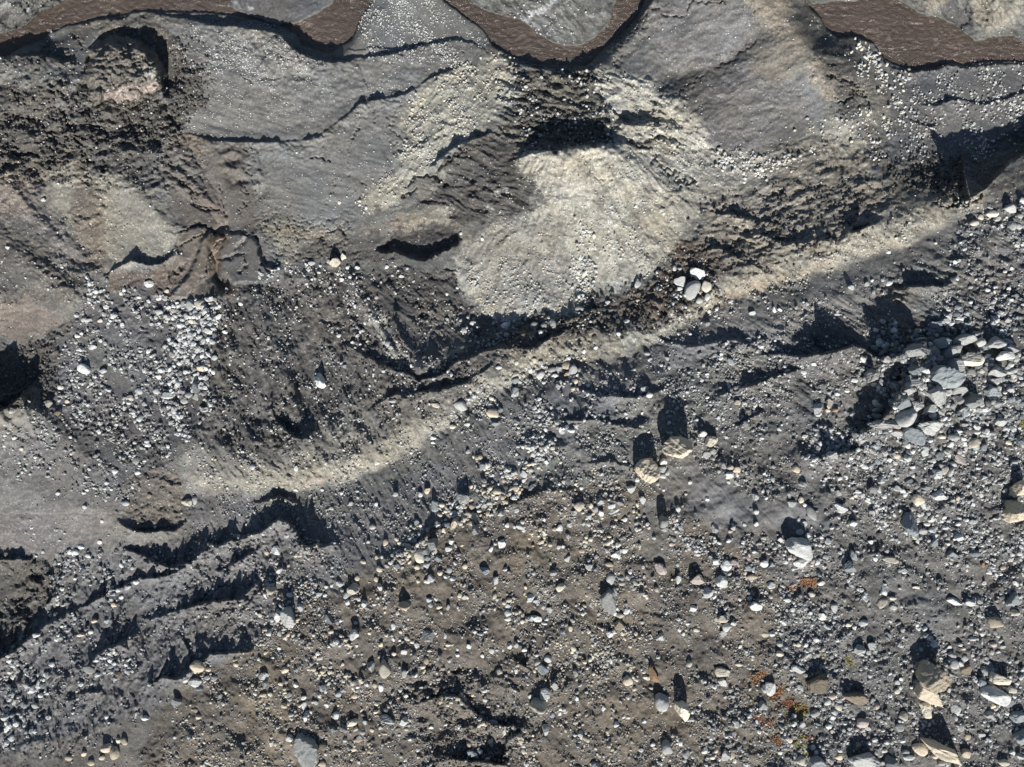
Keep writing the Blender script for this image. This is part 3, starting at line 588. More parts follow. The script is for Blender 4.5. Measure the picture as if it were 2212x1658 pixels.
for p_, c_ in (([(540,1072),(660,1064),(800,1028),(900,977),(985,917),(1060,860),(1140,810),(1240,778),(1270,815),(1100,900),(960,985),(800,1085),(660,1130),(540,1130)], GREY), ([(1480,705),(1600,644),(1720,614),(1830,584),(1950,534),(2080,474),(2110,520),(1960,590),(1840,630),(1720,670),(1600,700),(1490,740)], col(.148,.148,.145))):
    k_ = local(UW, VW, p_, 30); sd_ = poly_sd(UW[k_], VW[k_], p_)
    m_ = smooth(.5 - (sd_ + 3 * FRAY[k_] + 3 * WOB[k_]) / 7)
    ALB[k_] += m_[:, None] * (c_ - ALB[k_]); ROUGH[k_] += m_ * (.3 - ROUGH[k_])
# flow streaks on the mud terraces
st = fbm(UC * .35 + VC * .35, VC * 1.6 - UC * .35, 26, 4, 77)
tm = poly_mask(UW, VW, [(335,40),(640,100),(760,128),(1040,112),(900,190),(880,330),(690,490),(560,470),(520,310),(395,280),(440,215)], 12)
st2 = 1 - np.abs(fbm(UC * .25 + VC * .3 + 30 * fbm(UC, VC, 150, 2, 78), VC * 1.3 - UC * .4, 40, 4, 79)) * 2.2
ALB *= np.clip(1 + tm * (st * .14 + .06 * st2), .5, 1.5)[..., None]
# mottling: patches of fines and coarse debris everywhere
mo = fbm(UC, VC, 90, 4, 81); mo2 = fbm(UC, VC, 16, 3, 82)
ALB *= np.clip(1 + .13 * mo + .10 * mo2, .5, 1.6)[..., None]
wm = np.clip(fbm(UC, VC, 130, 3, 83), -1, 1)[..., None]
ALB *= 1 + wm * np.array([.05, .01, -.05], np.float32)

# ------------------------------------------------------------------ small relief
ROUGH = np.clip(ROUGH * (1 + .55 * fbm(UC, VC, 75, 2, 88) + .35 * fbm(UC, VC, 28, 2, 89)), .05, 1.3).astype(np.float32)
fl = poly_mask(UC, VC, [(440,600),(1000,580),(1000,760),(860,940),(440,980)], 30)
ROUGH *= 1 - .45 * fl * smooth(.5 + 1.6 * fbm(UW * 1.6 - VW * .25, VW * .35, 60, 2, 97))
R2 = ROUGH ** 1.7
aniso = fbm(UW * .8 + VW * .35, VW * 1.5 - UW * .2, 26, 4, 90)
PL = poly_mask(UC, VC, [(2300,380),(2400,1800),(200,1800),(420,1480),(640,1320),(830,1210),(980,1110),(1060,980),(1240,830),(1500,740),(1900,600)], 60)
Z += (0.34 * R2 * aniso + 0.11 * R2 * fbm(UW, VW, 8, 3, 91) + .26 * R2 * (ridged(UW + .5 * VW, VW * 1.5, 44, 5, 92, .55) - .6) + .30 * ROUGH * fbm(UC, VC, 110, 3, 95) + PL * (.50 * fbm(UC * .75 + VC * .6, VC - UC * .2, 85, 4, 96))).astype(np.float32)
Z += .05 * R2 * perlin(UC / 4.3, VC / 4.3, 93) + .012 * perlin(UC / 3.1, VC / 3.1, 94)
Z += (tm * (.03 * st + .055 * st2)).astype(np.float32)
# rills and flutes down the slopes: (outline, softness, direction of the rills in degrees from picture-right or fan centre, spacing, length, amplitude, tint)
def flutes(poly, soft, ang, across, along, amp, tint, seed, centre=None):
    global Z, ALB
    k = local(UC, VC, poly, soft + 5)
    uu, vv_ = UC[k] + 8 * fbm(UC[k], VC[k], 60, 2, seed), VC[k] + 8 * fbm(UC[k], VC[k], 60, 2, seed + 1)
    if centre:
        du, dv = uu - centre[0], vv_ - centre[1]; rr = np.hypot(du, dv); c = np.arctan2(dv, du) * centre[2]; a = rr
    else:
        t = math.radians(ang); a = uu * math.cos(t) + vv_ * math.sin(t); c = -uu * math.sin(t) + vv_ * math.cos(t)
    n = fbm(c / across, a / along, 1.0, 4, seed + 2, .6)
    m = poly_mask(UW[k], VW[k], poly, soft)
    Z[k] += (amp * m * n).astype(np.float32); ALB[k] *= np.clip(1 + tint * m * n, .5, 1.6)[:, None]
flutes([(400,1060),(660,1070),(960,940),(1240,790),(1400,760),(1400,900),(1200,980),(860,1200),(700,1270),(420,1170)], 20, 68, 17, 90, .22, .12, 500)
flutes([(440,600),(760,580),(860,760),(900,900),(700,990),(400,980)], 30, 78, 30, 85, .46, .20, 510)
flutes([(760,590),(1000,580),(1000,700),(960,760),(860,700)], 20, 40, 18, 50, .25, .2, 515)
flutes([(985,520),(1160,440),(1120,340),(1330,300),(1540,400),(1400,620),(1100,710),(1000,660)], 24, 0, 17, 60, .24, .10, 520, centre=(1235, 190, 330))
flutes([(420,1000),(700,990),(960,880),(1240,720),(1500,640),(2100,400),(2110,450),(1700,620),(1400,760),(1000,920),(700,1060),(420,1060)], 14, 62, 15, 40, .3, .16, 525)
flutes([(1290,140),(1430,170),(1560,330),(1500,380),(1330,310)], 16, 35, 14, 50, .28, .18, 530)
flutes([(1310,130),(1400,0),(1640,-40),(1780,110),(1780,250),(1600,330),(1480,250)], 24, 150, 26, 70, .14, .07, 540)
flutes([(1500,430),(1890,380),(1950,440),(1800,560),(1560,600)], 20, 158, 18, 46, .34, .15, 550)
flutes([(1010,-20),(1330,-20),(1300,55),(1240,95),(1130,80),(1050,28)], 6, 60, 16, 50, .3, .2, 640)
flutes([(1920,-60),(2300,-60),(2300,60),(2090,60),(1990,20)], 10, 60, 20, 50, .5, .15, 645)
flutes([(-60,-60),(150,-40),(120,20),(30,70),(-60,70)], 10, 120, 18, 50, .5, .25, 648)
flutes([(1540,330),(1900,260),(1960,400),(1800,430),(1600,420)], 20, 160, 20, 50, .2, .1, 560)
flutes([(100,1180),(560,1150),(700,1270),(380,1480),(150,1640),(-60,1640),(-60,1420)], 30, 100, 20, 60, .42, .16, 570)
flutes([(-60,130),(400,200),(420,420),(100,400),(-60,420)], 20, 155, 24, 44, .42, .16, 580)
flutes([(60,360),(380,400),(390,580),(200,600),(-60,700),(-60,450)], 20, 50, 26, 70, .14, .06, 590)
flutes([(900,210),(1100,120),(1110,250),(960,330),(800,460)], 20, 130, 14, 60, .18, .14, 600)
flutes([(940,350),(1050,290),(1160,420),(1120,480),(900,450)], 16, 20, 16, 70, .35, .2, 610)
flutes([(1080,130),(1300,140),(1330,310),(1060,310)], 14, 15, 14, 50, .45, .2, 615)
flutes([(1240,840),(1700,720),(2300,500),(2300,1900),(300,1900),(420,1480),(900,1200),(1200,1000)], 60, 52, 52, 210, .26, .16, 620)
flutes([(1440,740),(1900,600),(2100,480),(2250,440),(2150,800),(1700,900)], 30, 30, 22, 90, .3, .12, 630)
flutes([(1660,340),(-60+1720,300),(2060,330),(2080,430),(1900,400)], 10, 70, 14, 50, .3, .2, 635)
# cracked, clodded mud where it is roughest
def cells(u, v, wl, seed):
    x = u / wl; y = v / wl; xi = np.floor(x).astype(np.int32); yi = np.floor(y).astype(np.int32)
    d1 = np.full(u.shape, 9., np.float32); d2 = d1.copy()
    for j in (-1, 0, 1):
        for i in (-1, 0, 1):
            h = _perm[(_perm[(xi + i + seed) & 255] + yi + j) & 511] & 255
            px = xi + i + .5 + .42 * _gx[h]; py = yi + j + .5 + .42 * _gy[h]
            d = np.sqrt((x - px) ** 2 + (y - py) ** 2)
            d2 = np.where(d < d1, d1, np.minimum(d2, d)); d1 = np.minimum(d1, d)
    return d2 - d1
cl = cells(UW, VW, 19, 3)
cm = np.zeros(U.shape, np.float32)
for p in [[(140,230),(240,250),(230,400),(90,380),(100,260)], [(540,460),(760,470),(740,560),(590,570)], [(1440,520),(1560,520),(1540,640),(1440,690),(1300,690),(1400,620)], [(1780,160),(1880,180),(1860,260),(1790,250)], [(350,280),(450,290),(450,420),(350,420)]]:
    cm = np.maximum(cm, poly_mask(UW, VW, p, 18))
Z -= .32 * cm * smooth(1 - cl / .13)
# river bed and outer land
Z = (Z * (1 - rm) + rm * (WATER - .7)).astype(np.float32)
Z = np.where(rm < .05, np.maximum(Z, WATER + .12), Z)
Z = (Z * (1 - far) + far * (-2.0)).astype(np.float32)
ALB = np.clip(ALB, .02, .7)

# ------------------------------------------------------------------ ground sheet
WET = np.zeros(U.shape, np.float32)
for p_, a_ in ((LOBE1, .8), (LOBE2, .8), (LOBE3, .6), ([(455,500),(490,500),(492,540),(470,600),(495,630),(470,650),(452,615),(462,560)], 1), ([(820,532),(900,490),(985,480),(985,525),(880,560)], .5), ([(180,65),(230,65),(215,105),(190,115),(165,200),(130,230),(145,180)], .6)):
    WET = np.maximum(WET, a_ * poly_mask(UW, VW, p_, 5))
bank = np.zeros(U.shape, np.float32)
for p_ in RIVER: 
    k_ = local(UW2, VW2, p_, 40)
    bank[k_] = np.maximum(bank[k_], smooth(1 - (poly_sd(UW2[k_], VW2[k_], p_) + 6 * FRAY[k_] + 4 * WOB[k_]) / 15))
for p_ in BARS: bank = np.minimum(bank, 1 - .6 * poly_mask(UW2, VW2, p_, 10))
ALB *= (1 - .42 * bank)[..., None]; WET = np.maximum(WET, .8 * bank)
def world_xy(u, v, z):
    k = S * (CAM_H - z) / CAM_H
    return (u - CU) * k, -(v - CV) * k
X, Y = world_xy(U, V, Z)

def zat(u, v):
    """ground height at survey position"""
    i = np.clip(np.searchsorted(US, u) - 1, 0, len(US) - 2); j = np.clip(np.searchsorted(VS, v) - 1, 0, len(VS) - 2)
    a = (u - US[i]) / (US[i + 1] - US[i]); b = (v - VS[j]) / (VS[j + 1] - VS[j])
    return (Z[j, i] * (1 - a) + Z[j, i + 1] * a) * (1 - b) + (Z[j + 1, i] * (1 - a) + Z[j + 1, i + 1] * a) * b

def grid_mesh(name, X, Y, Z, cols=None, attrs=None):
    ny, nx = Z.shape
    me = bpy.data.meshes.new(name)
    co = np.stack([X, Y, Z], -1).astype(np.float32).reshape(-1)
    me.vertices.add(nx * ny); me.vertices.foreach_set('co', co)
    jj, ii = np.meshgrid(np.arange(ny - 1), np.arange(nx - 1), indexing='ij')
    a = (jj * nx + ii)
    q = np.stack([a, a + nx, a + nx + 1, a + 1], -1).astype(np.int32).reshape(-1)
    nf = (nx - 1) * (ny - 1)
    me.loops.add(nf * 4); me.loops.foreach_set('vertex_index', q)
    me.polygons.add(nf); me.polygons.foreach_set('loop_start', np.arange(0, nf * 4, 4, dtype=np.int32))
    me.update(calc_edges=True)
    me.polygons.foreach_set('use_smooth', np.ones(nf, bool))
    if cols is not None:
        at = me.color_attributes.new('mineral', 'FLOAT_COLOR', 'POINT')
        c4 = np.ones((nx * ny, 4), np.float32); c4[:, :3] = cols.reshape(-1, 3)
        at.data.foreach_set('color', c4.reshape(-1))
    if attrs:
        for k, a in attrs.items():
            t = me.attributes.new(k, 'FLOAT', 'POINT'); t.data.foreach_set('value', a.astype(np.float32).reshape(-1))
    me.update()
    return me

class NT:
    def __init__(s, name):
        s.m = bpy.data.materials.new(name); s.m.use_nodes = True; s.t = s.m.node_tree; s.b = s.t.nodes['Principled BSDF']
        s.b.inputs['Specular IOR Level'].default_value = .2
    def n(s, typ, **kw):
        x = s.t.nodes.new(typ)
        for k, v in kw.items():
            if hasattr(x, k) and not k[0].isupper(): setattr(x, k, v)
            else: x.inputs[k].default_value = v
        return x
    def l(s, a, b): s.t.links.new(a, b)
    def noise(s, vec, scale, detail=3, rough=.6):
        x = s.n('ShaderNodeTexNoise'); x.inputs['Scale'].default_value = scale; x.inputs['Detail'].default_value = detail
        x.inputs['Roughness'].default_value = rough; s.l(vec, x.inputs['Vector']); return x
    def mrange(s, src, a, b, c, d):
        x = s.n('ShaderNodeMapRange'); s.l(src, x.inputs[0])
        for i, v in enumerate((a, b, c, d)): x.inputs[i + 1].default_value = v
        return x.outputs[0]
    def mul(s, cola, fac):
        x = s.n('ShaderNodeVectorMath', operation='SCALE'); s.l(cola, x.inputs[0]); s.l(fac, x.inputs['Scale']); return x.outputs[0]

def ground_material():
    g = NT('moraine_sediment')
    geo = g.n('ShaderNodeNewGeometry'); P = geo.outputs['Position']
    at = g.n('ShaderNodeAttribute', attribute_name='mineral')
    ar = g.n('ShaderNodeAttribute', attribute_name='coarse')
    n1 = g.noise(P, 2.6, 4, .75); n2 = g.noise(P, .55, 4, .65)
    f1 = g.mrange(n1.outputs[0], .25, .75, .62, 1.42); f2 = g.mrange(n2.outputs[0], .3, .7, .86, 1.14)
    f = g.n('ShaderNodeMath', operation='MULTIPLY'); g.l(f1, f.inputs[0]); g.l(f2, f.inputs[1])
    # grit: pale and dark grains
    vo = g.n('ShaderNodeTexVoronoi', feature='F1'); vo.inputs['Scale'].default_value = 5.5; g.l(P, vo.inputs['Vector'])
    gr = g.n('ShaderNodeSeparateColor'); g.l(vo.outputs['Color'], gr.inputs[0])
    grain = g.mrange(gr.outputs[0], .80, .97, 0.0, 1.15)
    gm = g.n('ShaderNodeMath', operation='MULTIPLY'); g.l(grain, gm.inputs[0]); g.l(ar.outputs['Fac'], gm.inputs[1])
    ga = g.n('ShaderNodeMath', operation='ADD'); g.l(gm.outputs[0], ga.inputs[0]); ga.inputs[1].default_value = 1.0
    f3 = g.n('ShaderNodeMath', operation='MULTIPLY'); g.l(f.outputs[0], f3.inputs[0]); g.l(ga.outputs[0], f3.inputs[1])
    g.l(g.mul(at.outputs['Color'], f3.outputs[0]), g.b.inputs['Base Color'])
    aw = g.n('ShaderNodeAttribute', attribute_name='wet'); g.l(g.mrange(aw.outputs['Fac'], 0, 1, .92, .38), g.b.inputs['Roughness'])
    g.l(g.mrange(aw.outputs['Fac'], 0, 1, .2, .5), g.b.inputs['Specular IOR Level'])
    nb = g.noise(P, 4.0, 5, .75)
    am = g.mrange(ar.outputs['Fac'], 0, 1, .05, .5)
    b1 = g.n('ShaderNodeBump'); b1.inputs['Distance'].default_value = .25; g.l(am, b1.inputs['Strength']); g.l(nb.outputs[0], b1.inputs['Height'])
    g.l(b1.outputs[0], g.b.inputs['Normal'])
    return g.m

def link(o): scene.collection.objects.link(o); return o
ground = link(bpy.data.objects.new('ground', grid_mesh('ground', X, Y, Z, ALB, {'coarse': np.clip(ROUGH + .1, 0, 1), 'wet': WET})))
ground['kind'] = 'structure'; ground.data.materials.append(ground_material())

# ------------------------------------------------------------------ river: silt-laden brown water with standing ripples
def river():
    us = np.arange(-40, 2260, 3.0); vs = np.arange(-40, 175, 3.0)
    us = np.concatenate([-40 - np.cumsum(np.full(14, 60.)) [::-1], us, 2260 + np.cumsum(np.full(14, 60.))]); vs = np.concatenate([-40 - np.cumsum(np.full(14, 60.))[::-1], vs])
    u, v = np.meshgrid(us, vs); u = u.astype(np.float32); v = v.astype(np.float32)
    uw = u + 10 * fbm(u, v, 60, 2, 5); vw = v + 8 * fbm(u, v, 60, 2, 6)
    z = WATER + .10 * ridged(uw * .6 + vw * .7, vw * 1.2 - uw * .5, 13, 2, 7) - .05
    x, y = world_xy(u, v, z)
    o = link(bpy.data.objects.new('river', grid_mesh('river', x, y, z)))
    g = NT('silty_water'); geo = g.n('ShaderNodeNewGeometry')
    mp = g.n('ShaderNodeMapping'); mp.inputs['Rotation'].default_value = (0, 0, math.radians(25)); mp.inputs['Scale'].default_value = (.3, 1.3, 1); g.l(geo.outputs['Position'], mp.inputs[0])
    wn = g.noise(geo.outputs['Position'], .35, 3, .6)
    wv = g.n('ShaderNodeVectorMath', operation='SCALE'); g.l(wn.outputs['Color'], wv.inputs[0]); wv.inputs['Scale'].default_value = 2.4
    wa = g.n('ShaderNodeVectorMath', operation='ADD'); g.l(mp.outputs[0], wa.inputs[0]); g.l(wv.outputs[0], wa.inputs[1])
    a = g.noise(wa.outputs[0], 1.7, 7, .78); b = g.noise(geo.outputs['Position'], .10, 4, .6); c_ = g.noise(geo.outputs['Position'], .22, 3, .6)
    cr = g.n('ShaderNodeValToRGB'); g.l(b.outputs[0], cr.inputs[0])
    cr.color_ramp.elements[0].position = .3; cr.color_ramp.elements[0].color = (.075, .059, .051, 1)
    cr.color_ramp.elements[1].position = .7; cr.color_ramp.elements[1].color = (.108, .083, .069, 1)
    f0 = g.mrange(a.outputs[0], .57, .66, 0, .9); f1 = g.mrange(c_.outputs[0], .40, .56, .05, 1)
    fm = g.n('ShaderNodeMath', operation='MULTIPLY'); g.l(f0, fm.inputs[0]); g.l(f1, fm.inputs[1]); foam_glint = fm.outputs[0]
    mx = g.n('ShaderNodeMix', data_type='RGBA'); g.l(foam_glint, mx.inputs[0]); g.l(cr.outputs[0], mx.inputs[6]); mx.inputs[7].default_value = (.50, .45, .42, 1)  # pale foam flecks, doubling as sun glints painted into the water colour
    sh = g.mrange(a.outputs[0], .3, .65, .9, 1.08)
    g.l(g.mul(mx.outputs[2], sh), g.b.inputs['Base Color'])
    g.b.inputs['Roughness'].default_value = .2; g.b.inputs['Specular IOR Level'].default_value = .5
    bu = g.n('ShaderNodeBump'); bu.inputs['Distance'].default_value = .35; bu.inputs['Strength'].default_value = .8
    g.l(a.outputs[0], bu.inputs['Height']); g.l(bu.outputs[0], g.b.inputs['Normal'])
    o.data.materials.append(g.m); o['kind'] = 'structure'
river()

# ------------------------------------------------------------------ stone materials
def stone_material(name, base, alt, spread=.28, fleck=.25):
    g = NT(name)
    tc = g.n('ShaderNodeTexCoord'); oi = g.n('ShaderNodeObjectInfo'); geo = g.n('ShaderNodeNewGeometry')
    sh = g.n('ShaderNodeVectorMath', operation='ADD'); g.l(geo.outputs['Position'], sh.inputs[0])
    a = g.noise(sh.outputs[0], 1.3, 5, .65); b = g.noise(sh.outputs[0], 7.0, 4, .7)
    mx = g.n('ShaderNodeMix', data_type='RGBA'); mx.inputs[6].default_value = (*base, 1); mx.inputs[7].default_value = (*alt, 1)
    mixf = g.n('ShaderNodeMath', operation='ADD'); g.l(g.mrange(a.outputs[0], .35, .65, 0, .65), mixf.inputs[0])
    rr = g.n('ShaderNodeMath', operation='MULTIPLY'); g.l(oi.outputs['Random'], rr.inputs[0]); rr.inputs[1].default_value = 7.31
    fr = g.n('ShaderNodeMath', operation='FRACT'); g.l(rr.outputs[0], fr.inputs[0])
    g.l(g.mrange(fr.outputs[0], 0, 1, -.25, .5), mixf.inputs[1]); mixf.use_clamp = True
    g.l(mixf.outputs[0], mx.inputs[0])
    f1 = g.mrange(oi.outputs['Random'], 0, 1, 1 - spread, 1 + spread); f2 = g.mrange(b.outputs[0], .25, .75, 1 - fleck * 1.5, 1 + fleck)
    f = g.n('ShaderNodeMath', operation='MULTIPLY'); g.l(f1, f.inputs[0]); g.l(f2, f.inputs[1])
    g.l(g.mul(mx.outputs[2], f.outputs[0]), g.b.inputs['Base Color']); g.b.inputs['Roughness'].default_value = .85
    bu = g.n('ShaderNodeBump'); bu.inputs['Distance'].default_value = .12; bu.inputs['Strength'].default_value = .55
    bb = g.noise(sh.outputs[0], 3.5, 5, .7); g.l(bb.outputs[0], bu.inputs['Height']); g.l(bu.outputs[0], g.b.inputs['Normal'])
    return g.m
MAT = {
 'w': stone_material('white_grey_stone', (.60, .61, .60), (.42, .44, .44)),
 'g': stone_material('grey_stone', (.38, .39, .385), (.26, .27, .27)),
 's': stone_material('slate_blue_stone', (.27, .30, .315), (.17, .19, .205)),
 't': stone_material('tan_stone', (.58, .51, .40), (.42, .375, .30)),
 'c': stone_material('cream_stone', (.60, .56, .46), (.45, .43, .37)),
 'b': stone_material('brown_stone', (.25, .21, .165), (.17, .15, .12)),
 'o': stone_material('rusty_stone', (.34, .22, .13), (.26, .18, .12)),
 'p': stone_material('pinkish_grey_stone', (.42, .36, .33), (.36, .34, .33)),
 'd': stone_material('dark_stone', (.12, .12, .125), (.08, .08, .085)),
 'k': stone_material('mud_clod', (.105, .10, .093), (.08, .075, .07), .3, .3),
 'm': stone_material('mixed_scree', (.36, .36, .355), (.17, .172, .175), .5, .3),
}

# ------------------------------------------------------------------ stones
def ico(sub):
    t = (1 + 5 ** .5) / 2
    vs = [(-1, t, 0), (1, t, 0), (-1, -t, 0), (1, -t, 0), (0, -1, t), (0, 1, t), (0, -1, -t), (0, 1, -t), (t, 0, -1), (t, 0, 1), (-t, 0, -1), (-t, 0, 1)]
    fs = [(0,11,5),(0,5,1),(0,1,7),(0,7,10),(0,10,11),(1,5,9),(5,11,4),(11,10,2),(10,7,6),(7,1,8),(3,9,4),(3,4,2),(3,2,6),(3,6,8),(3,8,9),(4,9,5),(2,4,11),(6,2,10),(8,6,7),(9,8,1)]
    vs = [np.array(v, float) / np.linalg.norm(v) for v in vs]
    for _ in range(sub):
        mid = {}; nf = []
        def m(a, b):
            k = (min(a, b), max(a, b))
            if k not in mid:
                p = vs[a] + vs[b]; vs.append(p / np.linalg.norm(p)); mid[k] = len(vs) - 1
            return mid[k]
        for a, b, c in fs:
            x, y, z = m(a, b), m(b, c), m(c, a); nf += [(a, x, z), (b, y, x), (c, z, y), (x, y, z)]
        fs = nf
    return np.array(vs), fs
ICO = {k: ico(k) for k in (1, 2, 3)}

def stone_shape(seed, sub, angular):
    """a cleaved or water-worn stone: unit sphere cut by random cleavage planes"""
    r = np.random.default_rng(seed); D, fs = ICO[sub]
    n = r.normal(size=(9 if angular > .5 else 16, 3)); n /= np.linalg.norm(n, axis=1)[:, None]
    n[0] = (r.normal() * .25, r.normal() * .25 - .15, 1); n[0] /= np.linalg.norm(n[0])
    c = r.uniform(.55, .95, len(n)); c[0] = r.uniform(.6, .85)
    dots = D @ n.T
    rad = np.where(dots > .02, c / np.maximum(dots, .02), 9)
    if angular > .5: R = np.minimum(rad.min(1), 1.25)
    else:
        p = 7.0; R = (np.minimum(rad, 5) ** -p).sum(1); R = (R + 1.0) ** (-1 / p)
    q = D * 2.1 + r.uniform(0, 50, 3)
    R = R * (1 + (.07 if angular > .5 else .05) * (perlin(q[:, 0] + q[:, 2], q[:, 1] - q[:, 2], 3)))
    P = D * R[:, None]
    # big stones carry ledges and cleavage steps
    if sub == 3 and angular > .5:
        st = np.floor((P @ n[1]) * 3.2 + .3 * perlin(q[:, 0], q[:, 1], 9)) / 3.2
        P = P * (1 - .05 * ((P @ n[1]) * 3.2 - st * 3.2))[:, None]
    return P, fs

def stone_mesh(name, seed, sub, angular, dims, rot=0.0):
    P, fs = stone_shape(seed, sub, angular)
    lo, hi = P.min(0), P.max(0); P = (P - (lo + hi) / 2) / (hi - lo)
    P = P * np.array(dims)
    if rot:
        c, s = math.cos(rot), math.sin(rot); P = P @ np.array([[c, s, 0], [-s, c, 0], [0, 0, 1]])
    me = bpy.data.meshes.new(name); me.from_pydata(P.tolist(), [], fs)
    if angular <= .5: me.polygons.foreach_set('use_smooth', [True] * len(fs))
    me.update(); return me

